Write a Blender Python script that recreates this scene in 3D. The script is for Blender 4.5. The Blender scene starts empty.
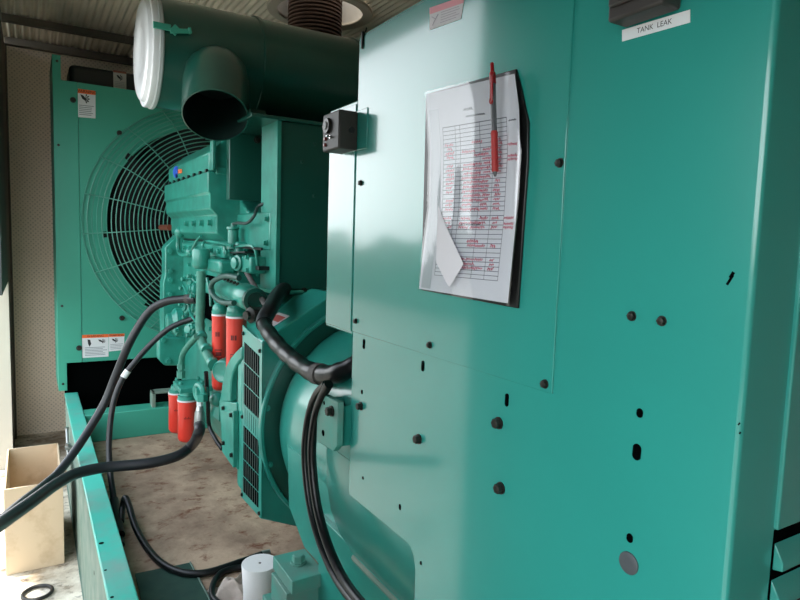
import bpy, bmesh, math, random
from mathutils import Vector as V, Matrix as M, Quaternion as Q
random.seed(7)
sc = bpy.context.scene
COL = sc.collection
PI = math.pi

# ------------------------------------------------------------------ camera geometry
F = 614.0                      # focal length in pixels of the 800x600 frame
Yd = V((-370, -70, F)).normalized()
_b = V((-210, 6500, F)); Zd = (_b - _b.dot(Yd) * Yd).normalized()
Xd = Zd.cross(Yd)
if Xd.x < 0: Xd = -Xd
def ray(x, y):
    d = V((x - 400, y - 300, F)); return V((d.dot(Xd), d.dot(Yd), -d.dot(Zd)))
def ax(x, y, X): r = ray(x, y); return r * (X / r.x)      # point seen at (x,y) on the plane X=const
def ay(x, y, Y): r = ray(x, y); return r * (Y / r.y)
def az(x, y, Z): r = ray(x, y); return r * (Z / r.z)

# ------------------------------------------------------------------ mesh builder
ORG = {}
class MB:
    def __init__(s): s.bm = bmesh.new()
    def quad(s, pts):
        return s.bm.faces.new([s.bm.verts.new(p) for p in pts])
    def box(s, x0, x1, y0, y1, z0, z1):
        c = V(((x0+x1)/2, (y0+y1)/2, (z0+z1)/2))
        return s.obox(c, (abs(x1-x0), abs(y1-y0), abs(z1-z0)))
    def obox(s, c, size, rot=None):
        m = M.Translation(c) @ ((rot.to_4x4()) if rot else M.Identity(4)) @ M.Diagonal((*size, 1))
        bmesh.ops.create_cube(s.bm, size=1, matrix=m); return s
    def bar(s, p0, p1, w, h, up=V((0,0,1))):
        d = (p1-p0); L = d.length; d = d/L
        side = d.cross(up)
        if side.length < 1e-4: side = d.cross(V((1,0,0)))
        side.normalize(); u = side.cross(d)
        rot = M((side, d, u)).transposed()
        return s.obox((p0+p1)/2, (w, L, h), rot)
    def cyl(s, p0, p1, r0, r1=None, seg=20, caps=True):
        p0 = V(p0); p1 = V(p1); r1 = r0 if r1 is None else r1
        d = p1-p0; rot = V((0,0,1)).rotation_difference(d.normalized()).to_matrix().to_4x4()
        bmesh.ops.create_cone(s.bm, cap_ends=caps, segments=seg, radius1=r0, radius2=r1, depth=d.length,
                              matrix=M.Translation((p0+p1)/2) @ rot)
        return s
    def lathe(s, p0, axis, prof, seg=32, caps=True):
        p0 = V(p0); a = V(axis).normalized()
        u = a.orthogonal().normalized(); w = a.cross(u)
        rings = []
        for t, r in prof:
            rings.append([s.bm.verts.new(p0 + a*t + (u*math.cos(k*2*PI/seg) + w*math.sin(k*2*PI/seg))*max(r, 1e-5)) for k in range(seg)])
        for A, B in zip(rings, rings[1:]):
            for k in range(seg):
                s.bm.faces.new((A[k], A[(k+1)%seg], B[(k+1)%seg], B[k]))
        if caps:
            s.bm.faces.new(rings[0][::-1]); s.bm.faces.new(rings[-1])
        return s
    def tube(s, pts, r, seg=12, closed=False, caps=True):
        pts = [V(p) for p in pts]; n = len(pts)
        rr = r if callable(r) else (lambda t: r)
        tang = []
        for i in range(n):
            a = pts[i-1] if (i or closed) else pts[0]
            b = pts[(i+1) % n] if (i < n-1 or closed) else pts[-1]
            t = (b-a); tang.append(t.normalized() if t.length > 1e-9 else V((0,0,1)))
        u = tang[0].orthogonal().normalized(); rings = []
        for i in range(n):
            if i:
                u = tang[i-1].rotation_difference(tang[i]) @ u
                u = (u - u.dot(tang[i])*tang[i]).normalized()
            w = tang[i].cross(u); R = rr(i/(n-1))
            rings.append([s.bm.verts.new(pts[i] + (u*math.cos(k*2*PI/seg)+w*math.sin(k*2*PI/seg))*R) for k in range(seg)])
        if not closed:
            for A, B in zip(rings, rings[1:]):
                for k in range(seg): s.bm.faces.new((A[k], A[(k+1)%seg], B[(k+1)%seg], B[k]))
            if caps: s.bm.faces.new(rings[0][::-1]); s.bm.faces.new(rings[-1])
        else:
            for i in range(n):
                A = rings[i]; B = rings[(i+1)%n]
                for k in range(seg): s.bm.faces.new((A[k], A[(k+1)%seg], B[(k+1)%seg], B[k]))
        return s
    def ring(s, c, axis, R, r, seg=64, rs=6):
        a = V(axis).normalized(); u = a.orthogonal().normalized(); w = a.cross(u)
        return s.tube([V(c)+(u*math.cos(k*2*PI/seg)+w*math.sin(k*2*PI/seg))*R for k in range(seg)], r, rs, True)
    def prism(s, poly, axis, a, b):
        def mk(p, t):
            return {'x': V((t, p[0], p[1])), 'y': V((p[0], t, p[1])), 'z': V((p[0], p[1], t))}[axis]
        A = [s.bm.verts.new(mk(p, a)) for p in poly]; B = [s.bm.verts.new(mk(p, b)) for p in poly]
        n = len(poly)
        s.bm.faces.new(A); s.bm.faces.new(B[::-1])
        for i in range(n): s.bm.faces.new((A[i], B[i], B[(i+1)%n], A[(i+1)%n]))
        return s
    def extr(s, pts, vec):
        pts = [V(p) for p in pts]; vec = V(vec)
        A = [s.bm.verts.new(p) for p in pts]; B = [s.bm.verts.new(p+vec) for p in pts]; n = len(pts)
        s.bm.faces.new(A); s.bm.faces.new(B[::-1])
        for i in range(n): s.bm.faces.new((A[i], B[i], B[(i+1)%n], A[(i+1)%n]))
        return s
    def sph(s, c, r, sx=1, sy=1, sz=1, seg=20):
        bmesh.ops.create_uvsphere(s.bm, u_segments=seg, v_segments=seg//2, radius=r,
                                  matrix=M.Translation(c) @ M.Diagonal((sx, sy, sz, 1))); return s
    def hexbolt(s, p, axis, r, h, washer=True):
        p = V(p); a = V(axis).normalized()
        if washer: s.cyl(p, p+a*h*.25, r*1.25, seg=20)
        s.cyl(p+a*h*.2, p+a*h, r, seg=6)
        s.cyl(p+a*h, p+a*h*1.06, r*.8, r*.7, seg=16)
        return s
    def grid(s, fn, nu, nv):
        vs = [[s.bm.verts.new(fn(i/nu, j/nv)) for i in range(nu+1)] for j in range(nv+1)]
        for j in range(nv):
            for i in range(nu): s.bm.faces.new((vs[j][i], vs[j][i+1], vs[j+1][i+1], vs[j+1][i]))
        return s
    def build(s, name, mat, parent=None, bevel=0, angle=35, fix=True, seg=2):
        bm = s.bm
        if fix: bmesh.ops.recalc_face_normals(bm, faces=bm.faces)
        if parent is not None: off = ORG[parent]
        else:
            xs = [v.co for v in bm.verts]
            lo = V((min(p.x for p in xs), min(p.y for p in xs), min(p.z for p in xs)))
            hi = V((max(p.x for p in xs), max(p.y for p in xs), max(p.z for p in xs)))
            off = V(((lo.x+hi.x)/2, (lo.y+hi.y)/2, lo.z))
        for v in bm.verts: v.co -= off
        th = math.radians(angle)
        for e in bm.edges:
            if len(e.link_faces) == 2 and e.calc_face_angle(0) > th: e.smooth = False
        for f in bm.faces: f.smooth = True
        me = bpy.data.meshes.new(name); bm.to_mesh(me); bm.free()
        me.materials.append(mat)
        o = bpy.data.objects.new(name, me); COL.objects.link(o)
        if parent is not None: o.parent = parent
        else: o.location = off
        ORG[o] = off.copy()
        if bevel:
            b = o.modifiers.new('bevel', 'BEVEL'); b.width = bevel; b.segments = seg; b.limit_method = 'ANGLE'; b.angle_limit = math.radians(40)
            b.harden_normals = False
        return o

def thing(name, label, cat, loc, group=None):
    o = bpy.data.objects.new(name, None); COL.objects.link(o)
    o.empty_display_size = .05; o.location = loc; ORG[o] = V(loc)
    return tag(o, label, cat, group)
def tag(o, label, cat, group=None):
    o['label'] = label; o['category'] = cat
    if group: o['group'] = group
    return o
def struct(o): o['kind'] = 'structure'; return o
def spl(pts, n=8):
    pts = [V(p) for p in pts]; P = [pts[0]*2-pts[1]] + pts + [pts[-1]*2-pts[-2]]; out = []
    for i in range(1, len(P)-2):
        for k in range(n):
            t = k/n; a, b, c, d = P[i-1:i+3]
            out.append(.5*((2*b)+(c-a)*t+(2*a-5*b+4*c-d)*t*t+(-a+3*b-3*c+d)*t**3))
    out.append(pts[-1]); return out
def text_mb(body, size, fn, depth=0):
    """flat lettering as mesh; fn maps (x,y) in letter space to a point"""
    cu = bpy.data.curves.new('t', 'FONT'); cu.body = body; cu.size = size; cu.align_x = 'CENTER'; cu.align_y = 'CENTER'
    o = bpy.data.objects.new('t', cu); COL.objects.link(o)
    dg = bpy.context.evaluated_depsgraph_get(); dg.update()
    me = o.evaluated_get(dg).to_mesh()
    mb = MB(); vs = [mb.bm.verts.new(fn(v.co.x, v.co.y)) for v in me.vertices]
    for p in me.polygons:
        try: mb.bm.faces.new([vs[i] for i in p.vertices])
        except ValueError: pass
    o.evaluated_get(dg).to_mesh_clear(); bpy.data.objects.remove(o); bpy.data.curves.remove(cu)
    return mb

# ------------------------------------------------------------------ materials
def s2l(c): return tuple(((x/255)/12.92 if x/255 <= .04045 else ((x/255+.055)/1.055)**2.4) for x in c)
def mat(name, rgb, rough=.5, metal=0, var=.0, vscale=6, bump=0, bscale=80, coat=0, coatr=.05, rgb2=None, detail=4, spec=.5, thr=None, bdist=.002, rvar=0, ior=1.5):
    m = bpy.data.materials.new(name); m.use_nodes = True; nt = m.node_tree; N = nt.nodes; L = nt.links
    b = N['Principled BSDF']; c = (*s2l(rgb), 1)
    b.inputs['Base Color'].default_value = c; b.inputs['Roughness'].default_value = rough; b.inputs['Metallic'].default_value = metal
    b.inputs['Coat Weight'].default_value = coat; b.inputs['Coat Roughness'].default_value = coatr
    b.inputs['Specular IOR Level'].default_value = spec; b.inputs['IOR'].default_value = ior
    tc = N.new('ShaderNodeTexCoord')
    if var or rgb2 or rvar:
        n = N.new('ShaderNodeTexNoise'); n.inputs['Scale'].default_value = vscale; n.inputs['Detail'].default_value = detail
        n.inputs['Roughness'].default_value = .6
        L.new(tc.outputs['Object'], n.inputs['Vector'])
        r = N.new('ShaderNodeValToRGB')
        if rgb2: c2 = (*s2l(rgb2), 1)
        else: c2 = tuple(x*(1-var) for x in c[:3])+(1,)
        lo, hi = thr or (.35, .65)
        r.color_ramp.elements[0].position = lo; r.color_ramp.elements[1].position = hi
        r.color_ramp.elements[0].color = c; r.color_ramp.elements[1].color = c2
        L.new(n.outputs['Fac'], r.inputs['Fac']); L.new(r.outputs['Color'], b.inputs['Base Color'])
        if rvar:
            mr = N.new('ShaderNodeMapRange'); mr.inputs['To Min'].default_value = rough-rvar; mr.inputs['To Max'].default_value = rough+rvar
            L.new(n.outputs['Fac'], mr.inputs['Value']); L.new(mr.outputs['Result'], b.inputs['Roughness'])
    if bump:
        n2 = N.new('ShaderNodeTexNoise'); n2.inputs['Scale'].default_value = bscale; n2.inputs['Detail'].default_value = 3
        L.new(tc.outputs['Object'], n2.inputs['Vector'])
        bp = N.new('ShaderNodeBump'); bp.inputs['Strength'].default_value = bump; bp.inputs['Distance'].default_value = bdist
        L.new(n2.outputs['Fac'], bp.inputs['Height']); L.new(bp.outputs['Normal'], b.inputs['Normal'])
    return m
GREEN = (40, 146, 128)
m_cab = mat('cabinet_paint', (46, 152, 141), .26, var=.06, vscale=3, coat=1, coatr=.09, bump=.03, bscale=5, bdist=.004, ior=1.5)
m_grn = mat('engine_paint', (46, 150, 132), .36, var=.32, vscale=9, coat=.35, coatr=.2)
m_rad = mat('radiator_paint', (62, 166, 142), .4, var=.08, vscale=2, coat=.2, coatr=.2)
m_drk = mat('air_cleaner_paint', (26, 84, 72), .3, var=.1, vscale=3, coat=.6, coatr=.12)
m_alt = mat('alternator_paint', (42, 146, 132), .3, var=.18, vscale=5, coat=.6, coatr=.14)
m_rail = mat('worn_rail_paint', (76, 198, 178), .45, rgb2=(128, 176, 164), vscale=7, detail=8, thr=(.45, .72), coat=.2)
m_dust = mat('dusty_rail_paint', (128, 142, 130), .8, rgb2=(96, 124, 112), vscale=9, detail=8, bump=.2)
m_foot = mat('foot_dusty_paint', (66, 158, 142), .5, rgb2=(110, 138, 128), vscale=8, detail=6)
m_pipe = mat('dusty_green_hose', (70, 140, 122), .6, var=.2, vscale=30, bump=.3, bscale=160)
m_blk = mat('black_rubber', (16, 18, 20), .4, var=.2, vscale=20, spec=.5)
m_hose = mat('grey_black_hose', (34, 36, 40), .38, var=.25, vscale=14, bump=.1, bscale=120)
m_tape = mat('black_vinyl_tape', (14, 15, 17), .32, bump=.35, bscale=40, var=.2, vscale=30)
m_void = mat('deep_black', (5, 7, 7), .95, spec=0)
m_core = mat('radiator_core', (10, 14, 14), .6, bump=.4, bscale=200)
m_bolt = mat('dark_bolt_steel', (62, 62, 58), .42, metal=.75, var=.3, vscale=60)
m_plug = mat('grey_plastic_plug', (74, 80, 84), .5, var=.1, vscale=40)
m_red = mat('red_filter_paint', (226, 62, 48), .33, var=.12, vscale=8, coat=.4)
m_redink = mat('dark_filter_print', (110, 28, 26), .5)
m_white = mat('white_cap_paint', (236, 238, 240), .32, coat=.3, var=.03)
m_grey = mat('galvanised_steel', (176, 180, 178), .35, metal=.9, var=.2, vscale=20)
m_cap_edge = mat('cap_gasket_grey', (190, 196, 196), .5)
m_box = mat('dark_plastic_box', (58, 54, 52), .5, var=.1, vscale=20, bump=.1, bscale=200)
m_dial = mat('chrome_dial', (190, 190, 190), .2, metal=1)
m_knob = mat('black_knob', (18, 18, 20), .35)
m_cream = mat('cream_plastic', (206, 184, 154), .5, rgb2=(170, 142, 106), vscale=7, detail=9, thr=(.52, .8), bump=.05)
m_ring = mat('black_ring', (20, 20, 20), .4)
m_rollw = mat('white_paper_roll', (235, 234, 232), .8, bump=.25, bscale=60, bdist=.004)
m_rag = mat('pale_rag', (206, 190, 178), .9, bump=.6, bscale=30, bdist=.01, var=.2, vscale=15)
m_plate = mat('dark_green_plate', (30, 66, 58), .55, rgb2=(52, 84, 72), vscale=12, detail=8)
m_lbl = mat('label_white', (226, 230, 232), .4)
m_orange = mat('label_orange', (238, 108, 48), .45)
m_ink = mat('label_black', (22, 24, 28), .5)
m_inkg = mat('label_grey_text', (136, 144, 152), .5)
m_fade = mat('faded_label', (222, 218, 222), .4)
m_pink = mat('faded_red_band', (236, 158, 168), .4)
m_pinkg = mat('faded_print', (170, 160, 172), .5)
m_paper = mat('log_paper', (220, 221, 228), .7, var=.04, vscale=20)
m_paper2 = mat('folded_paper', (226, 224, 230), .7)
m_line = mat('printed_rules', (88, 92, 104), .6)
m_redwr = mat('red_handwriting', (220, 112, 134), .6)
m_board = mat('black_clipboard', (18, 18, 18), .35)
m_penred = mat('red_pen_plastic', (150, 14, 22), .25, coat=.5)
m_penclr = mat('smoky_pen_barrel', (88, 90, 94), .2, coat=.5)
m_pengrip = mat('red_pen_grip', (168, 40, 38), .5)
m_exh = mat('rusty_bellows', (92, 70, 58), .6, metal=.4, var=.35, vscale=14)
m_collar = mat('cream_collar', (240, 230, 214), .6, var=.1)
m_flange = mat('dull_flange', (206, 196, 180), .55)
m_blue = mat('emblem_blue', (52, 96, 214), .4)
m_emr = mat('emblem_orange', (222, 112, 62), .4)
m_fan = mat('dark_fan_blade', (26, 30, 30), .7, var=.2, spec=.2)
m_copper = mat('copper_fitting', (150, 84, 66), .45, metal=.6)
m_sleeve = mat('grey_braid_sleeve', (84, 80, 78), .7, bump=.5, bscale=120, var=.3, vscale=40)
m_wire = mat('guard_wire_green', (84, 160, 142), .4)

def film_mat():
    m = bpy.data.materials.new('clear_film'); m.use_nodes = True; nt = m.node_tree; N = nt.nodes; L = nt.links
    out = N['Material Output']; N.remove(N['Principled BSDF'])
    t = N.new('ShaderNodeBsdfTransparent'); t.inputs['Color'].default_value = (.96, .97, .98, 1)
    g = N.new('ShaderNodeBsdfGlossy'); g.inputs['Roughness'].default_value = .08
    mx = N.new('ShaderNodeMixShader')
    tc = N.new('ShaderNodeTexCoord'); mp = N.new('ShaderNodeMapping'); mp.inputs['Scale'].default_value = (1, 1.6, .5); mp.inputs['Rotation'].default_value = (.6, 0, 0)
    n = N.new('ShaderNodeTexNoise'); n.inputs['Scale'].default_value = 11; n.inputs['Detail'].default_value = 0
    bp = N.new('ShaderNodeBump'); bp.inputs['Strength'].default_value = .7; bp.inputs['Distance'].default_value = .012
    L.new(tc.outputs['Object'], mp.inputs['Vector']); L.new(mp.outputs['Vector'], n.inputs['Vector']); L.new(n.outputs['Fac'], bp.inputs['Height'])
    L.new(bp.outputs['Normal'], g.inputs['Normal'])
    mx.inputs['Fac'].default_value = .10; L.new(t.outputs[0], mx.inputs[1]); L.new(g.outputs[0], mx.inputs[2]); L.new(mx.outputs[0], out.inputs['Surface'])
    return m
m_film = film_mat()

def floor_mat(name, ca, cb, cc, scale):
    m = mat(name, ca, .85, bump=.5, bscale=40, bdist=.006); nt = m.node_tree; N = nt.nodes; L = nt.links; b = N['Principled BSDF']
    tc = N.new('ShaderNodeTexCoord')
    n1 = N.new('ShaderNodeTexNoise'); n1.inputs['Scale'].default_value = scale; n1.inputs['Detail'].default_value = 8; n1.inputs['Roughness'].default_value = .65
    n2 = N.new('ShaderNodeTexNoise'); n2.inputs['Scale'].default_value = scale*4.5; n2.inputs['Detail'].default_value = 8; n2.inputs['Roughness'].default_value = .7
    mp = N.new('ShaderNodeMapping'); mp.inputs['Scale'].default_value = (.9, 1.15, 1); mp.inputs['Rotation'].default_value = (0, 0, .25)
    L.new(tc.outputs['Object'], n1.inputs['Vector']); L.new(tc.outputs['Object'], mp.inputs['Vector']); L.new(mp.outputs['Vector'], n2.inputs['Vector'])
    r1 = N.new('ShaderNodeValToRGB'); e = r1.color_ramp.elements
    e[0].position = .36; e[0].color = (*s2l(cb), 1); e[1].position = .62; e[1].color = (*s2l(ca), 1)
    r2 = N.new('ShaderNodeValToRGB'); e = r2.color_ramp.elements
    e[0].position = .53; e[0].color = (0, 0, 0, 1); e[1].position = .68; e[1].color = (1, 1, 1, 1)
    mx = N.new('ShaderNodeMix'); mx.data_type = 'RGBA'
    L.new(n1.outputs['Fac'], r1.inputs['Fac']); L.new(n2.outputs['Fac'], r2.inputs['Fac'])
    L.new(r2.outputs['Color'], mx.inputs['Factor']); L.new(r1.outputs['Color'], mx.inputs[6]); mx.inputs[7].default_value = (*s2l(cc), 1)
    L.new(mx.outputs[2], b.inputs['Base Color'])
    return m
m_floor_in = floor_mat('rusty_pan', (200, 170, 144), (134, 108, 90), (112, 58, 32), 3.2)
m_floor_out = floor_mat('bare_concrete', (240, 230, 212), (160, 140, 114), (96, 80, 64), 4.5)
m_ground = floor_mat('yard_concrete', (128, 126, 120), (110, 108, 102), (88, 86, 80), .6)

def mesh_wall_mat():
    m = mat('expanded_metal_sheet', (122, 112, 98), .5, metal=.3); nt = m.node_tree; N = nt.nodes; L = nt.links; b = N['Principled BSDF']
    tc = N.new('ShaderNodeTexCoord'); mp = N.new('ShaderNodeMapping'); mp.inputs['Rotation'].default_value = (0, PI/4, 0); mp.inputs['Scale'].default_value = (45, 45, 45)
    ck = N.new('ShaderNodeTexVoronoi'); ck.inputs['Scale'].default_value = 1; ck.inputs['Randomness'].default_value = 0.05
    L.new(tc.outputs['Object'], mp.inputs['Vector']); L.new(mp.outputs['Vector'], ck.inputs['Vector'])
    r = N.new('ShaderNodeValToRGB'); e = r.color_ramp.elements
    e[0].position = .2; e[0].color = (*s2l((136, 124, 108)), 1); e[1].position = .5; e[1].color = (*s2l((250, 236, 214)), 1)
    L.new(ck.outputs['Distance'], r.inputs['Fac']); L.new(r.outputs['Color'], b.inputs['Base Color'])
    bp = N.new('ShaderNodeBump'); bp.inputs['Strength'].default_value = .5; bp.inputs['Distance'].default_value = .005
    L.new(ck.outputs['Distance'], bp.inputs['Height']); L.new(bp.outputs['Normal'], b.inputs['Normal'])
    return m
m_mesh = mesh_wall_mat()
m_ceil = mat('ribbed_ceiling_sheet', (246, 236, 216), .55, metal=0, var=.12, vscale=3)
m_beam = mat('ceiling_beam', (104, 98, 88), .6)
m_wall = mat('enclosure_wall', (200, 196, 186), .6, var=.1, vscale=2)
m_lwall = mat('door_panel_wall', (78, 84, 80), .6, var=.15, vscale=2)
m_jamb = mat('pale_jamb', (214, 206, 190), .5)
m_fence = mat('yard_fence', (70, 104, 84), .8, var=.3, vscale=3)

# ------------------------------------------------------------------ setting
ZF = -1.58; ZI = -1.16; ZC = 1.38
XL = -.13
mb = MB(); mb.box(XL-.12, 2.6, -1.5, 5.6, ZF-.08, ZF); struct(mb.build('floor', m_floor_out))
mb = MB(); mb.box(.19, 2.3, -1.0, 4.15, ZI-.02, ZI); struct(mb.build('floor_skid_pan', m_floor_in))
# ribbed ceiling with round exhaust opening
HC = V((1.523, 3.56)); HR = .255
mb = MB()
nx = 600; x0, x1 = -.3, 2.7
cols = [x0 + (x1-x0)*i/nx for i in range(nx+1)]
def zr(x): return ZC + .010*max(-.6, min(.6, math.sin(x*2*PI/.042)))*1.4
ys = [-1.5, -.5, .5, 1.5, 2.5] + [3.2+.03*k for k in range(25)] + [4.3, 5.0, 5.6]
vs = [[mb.bm.verts.new((x, y, zr(x))) for x in cols] for y in ys]
for j in range(len(ys)-1):
    for i in range(nx):
        cx = (cols[i]+cols[i+1])/2; cy = (ys[j]+ys[j+1])/2
        if (cx-HC.x)**2+(cy-HC.y)**2 < (HR+.02)**2: continue
        mb.bm.faces.new((vs[j][i], vs[j][i+1], vs[j+1][i+1], vs[j+1][i]))
struct(mb.build('ceiling', m_ceil, angle=60))
for k, y in enumerate((4.80, 2.0, .2)):
    mb = MB(); mb.box(-.13, 2.6, y, y+.05, ZC-.055, ZC-.012); struct(mb.build('trim_%d' % (k+1), m_beam))
mb = MB(); mb.box(-.13, 2.6, 5.36, 5.42, ZC-.06, ZC-.012); struct(mb.build('trim_4', m_beam))
mb = MB(); mb.box(XL-.06, 2.62, 5.44, 5.5, ZF, ZC+.02); struct(mb.build('wall_far', m_mesh))
mb = MB(); mb.box(2.56, 2.62, -1.5, 5.5, ZF, ZC+.02); struct(mb.build('wall_right', m_wall))
mb = MB(); mb.box(XL-.06, 2.62, -1.56, -1.5, ZF, ZC+.02); struct(mb.build('wall_back', m_wall))
# left wall: doorways at y -1.1..0.62 and 1.40..3.6
mb = MB()
T0, T1 = XL-.06, XL
mb.box(T0, T1, -1.5, -.7, ZF, ZC)
mb.box(T0, T1, .62, 1.51, ZF, ZC)
mb.box(T0, T1, -.7, .62, .35, ZC)
mb.box(T0, T1, 1.51, 3.75, .775, ZC)
mb.box(T0, T1, 3.75, 4.755, -.34, ZC)
struct(mb.build('wall_left', m_lwall))
mb = MB(); mb.box(T0, T1, 4.76, 5.44, ZF, ZC-.06); struct(mb.build('trim_6', m_beam))
mb = MB(); mb.box(T0-.02, T1+.002, 4.70, 4.758, ZF, -.34); struct(mb.build('trim_7', m_jamb))
mb = MB(); mb.box(XL-.005, XL+.012, 5.36, 5.44, ZF, ZC-.06); struct(mb.build('trim_5', m_beam))
mb = MB(); mb.box(-30, XL-.12, -20, 30, ZF-.16, ZF-.06); struct(mb.build('ground', m_ground))
mb = MB()
def hedge(u, v):
    y = -20+50*u; top = .05+.35*math.sin(y*1.7)*math.sin(y*.61+1)+.12*math.sin(y*5.3)
    return V((-7+.25*math.sin(y*3.1+v*4)*v, y, (ZF-.1)*(1-v)+top*v))
mb.grid(hedge, 300, 8); struct(mb.build('wall_hedge', m_fence))

# ------------------------------------------------------------------ control cabinet
CX = .52; YN = .288; YF = 1.03; ZT = .368
cab = thing('control_cabinet', 'large glossy green generator control cabinet filling the right side', 'cabinet', (1.0, .65, -.98))
def cy(x, y, X=CX): p = ax(x, y, X); return (p.y, p.z)
zs = -.49; yk = cy(416, 556)[0]
c1 = (yk+.02, zs-.0); c2 = (yk, zs-.035)
poly = [(YN, -1.0), (yk, -1.0), c2, (yk+.006, zs-.014), c1, (YF, zs), (YF, ZT), (YN, ZT)]
mb = MB(); mb.prism([(YN+.006, zs+.06), (YF, zs+.06), (YF, ZT), (YN+.006, ZT)], 'x', CX+.012, 1.52)
mb.build('cabinet_body', m_cab, cab, bevel=.003)
# bent side sheet: flat with the stepped lower edge, rounded near corner, short return onto the end face
RB = .005
mb = MB(); bmv = mb.bm
mb.prism([(YN+RB, -1.0), (yk, -1.0), c2, (yk+.006, zs-.014), c1, (YF, zs), (YF, ZT), (YN+RB, ZT)], 'x', CX, CX+.0125)
arc = [(CX+RB-RB*math.cos(t*PI/2/6), YN+RB-RB*math.sin(t*PI/2/6)) for t in range(7)]
mb.prism(arc + [(1.52, YN), (1.52, YN+.0125), (CX+.0125, YN+.0125), (CX+.0125, YN+RB)], 'z', -1.0, ZT)
mb.build('side_sheet', m_cab, cab, angle=40)
# upper cover plate
yr = cy(553, 395)[0]; zseam = -.171
mb = MB(); mb.box(CX-.0022, CX+.001, yr, YF-.0005, zseam, ZT-.004)
mb.build('cover_plate', m_cab, cab, bevel=.0008)
def cbolt(x, y, r=.0055, h=.006, X=CX):
    MB().hexbolt(ax(x, y, X)+V((.0005, 0, 0)), (-1, 0, 0), r, h).build('bolt', m_bolt, cab)
for x, y in ((361, 183), (356, 321), (430, 345), (545, 384), (560, 163)): cbolt(x, y, .0045, .005, CX-.0022)
for x, y in ((499, 423), (419, 439), (361, 406), (501, 488)): cbolt(x, y, .0065, .009)
for x, y in ((632, 316), (662, 321)): cbolt(x, y, .0042, .004)
def slot(x, y, hw, hh, name='slot_hole', m=m_void):
    p = ax(x, y, CX); mb = MB(); n = 20; pts = []
    for k in range(n):
        a = 2*PI*k/n; cyy = math.cos(a)*hw; czz = math.sin(a)*hw + (hh-hw)*(1 if math.sin(a) > 0 else -1)
        pts.append((CX-.0008, p.y+cyy, p.z+czz))
    mb.extr(pts, (.004, 0, 0)); mb.build(name, m, cab)
for x, y, w, h in ((364, 344, .0042, .009), (423, 366, .004, .0085), (507, 400, .0035, .0085), (362, 392, .003, .004), (363, 478, .003, .003),
                   (400, 507, .003, .005), (421, 563, .0025, .003), (640, 413, .0038, .0048), (637, 452, .005, .0085), (630, 538, .0038, .0048)):
    slot(x, y, w, h)
p = ax(629, 563, CX)
MB().lathe(p, (-1, 0, 0), [(0, .0115), (.0012, .0115), (.002, .010), (.0022, .004)], 28).build('hole_plug', m_plug, cab)
for x, y, a, b in ((730, 280, .0012, .005), (732, 275, .0015, .003), (739, 424, .0006, .0012), (740, 433, .0006, .001), (366, 30, .002, .004)):
    p = ax(x, y, CX); MB().obox(p, (.0006, a*2, b*2), M.Rotation(.5, 3, 'X')).build('paint_chip', m_void, cab)
p = ax(364, 36, CX-.003); mb = MB(); mb.obox(p+V((0, .004, -.006)), (.006, .006, .03)); mb.build('edge_seal', m_blk, cab, bevel=.002)
# near end face: raised door leaf and louvred vent
xd = ay(778, 531, YN-.004).x; zd = ay(778, 531, YN-.004).z; xv = ay(771, 560, YN).x
mb = MB(); mb.box(xd, 1.5, YN-.004, YN+.002, zd, ZT-.16); mb.build('cabinet_door', m_cab, cab, bevel=.0015)
mb = MB(); mb.box(xv, 1.5, YN-.0006, YN+.004, -.60, zd-.001); mb.build('vent_opening', m_void, cab)
for k in range(6):
    z = zd-.018-.036*k
    mb = MB(); mb.extr([(xv+.002, YN-.0005, z+.004), (xv+.002, YN-.010, z-.012), (xv+.002, YN-.010, z-.020), (xv+.002, YN-.0005, z-.022)], (.9, 0, 0)); mb.build('vent_slat', m_cab, cab, bevel=.001)
# dymo strip TANK LEAK
a = ax(622, 30, CX-.0008); b = ax(690, 9.5, CX-.0008); c = ax(622, 41.5, CX-.0008)
du = (b-a); dv = (c-a)
mb = MB(); mb.extr([a, b, b+dv, c], (.0006, 0, 0)); tp = mb.build('name_strip', m_lbl, cab)
ctr = (a+b+dv+b+c)/4; un = du.normalized(); vn = V((0, 0, 1))
mb = text_mb('TANK  LEAK', .0072, lambda x, y: ctr + un*x*.98 + vn*y + V((-.0004, 0, 0)))
mb.build('lettering', m_ink, tp)
# faded warning sticker on the top edge
def wall_label(pts4, frac, parent, m_face, m_head, m_txt, nrm, rows=4, name='warning_label', icons=(), head_word=None, lw=(.4, .92)):
    """pts4: TL,TR,BR,BL world points"""
    TL, TR, BR, BL = [V(p) for p in pts4]; nrm = V(nrm)
    def S(u, v, o=0): return TL*(1-u)*(1-v)+TR*u*(1-v)+BR*u*v+BL*(1-u)*v + nrm*(.0006+o)
    mb = MB(); mb.extr([S(0, 0), S(1, 0), S(1, 1), S(0, 1)], -nrm*.0005); base = mb.build(name, m_face, parent)
    mb = MB(); mb.quad([S(0, 0, .0003), S(1, 0, .0003), S(1, frac, .0003), S(0, frac, .0003)]); mb.build('header_band', m_head, base)
    if head_word:
        W = (TR-TL).length; H = (BL-TL).length
        mb = text_mb(head_word, frac*H*.95, lambda x, y: S(.5+x/W, frac*.5-y/H, .0006)); mb.build('lettering', m_ink if m_head is m_orange else m_fade, base)
    mb = MB()
    for k in range(rows):
        v = lw[0]+(.95-lw[0])*k/rows; u1 = lw[1]-random.random()*.18
        t = .025
        mb.quad([S(.1 if not (lw[1] > .9 and icons == 'side') else .36, v, .0003), S(u1, v, .0003), S(u1, v+t, .0003), S(.1 if not icons == 'side' else .36, v+t, .0003)])
    mb.build('small_print', m_txt, base)
    return base, S
X = CX-.0024
lab, S = wall_label([ax(430, 8, X), ax(465, -4, X), ax(461, 19, X), ax(430, 30, X)], .3, cab, m_fade, m_pink, m_pinkg, (-1, 0, 0), 5, icons='side', lw=(.38, .95))
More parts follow.
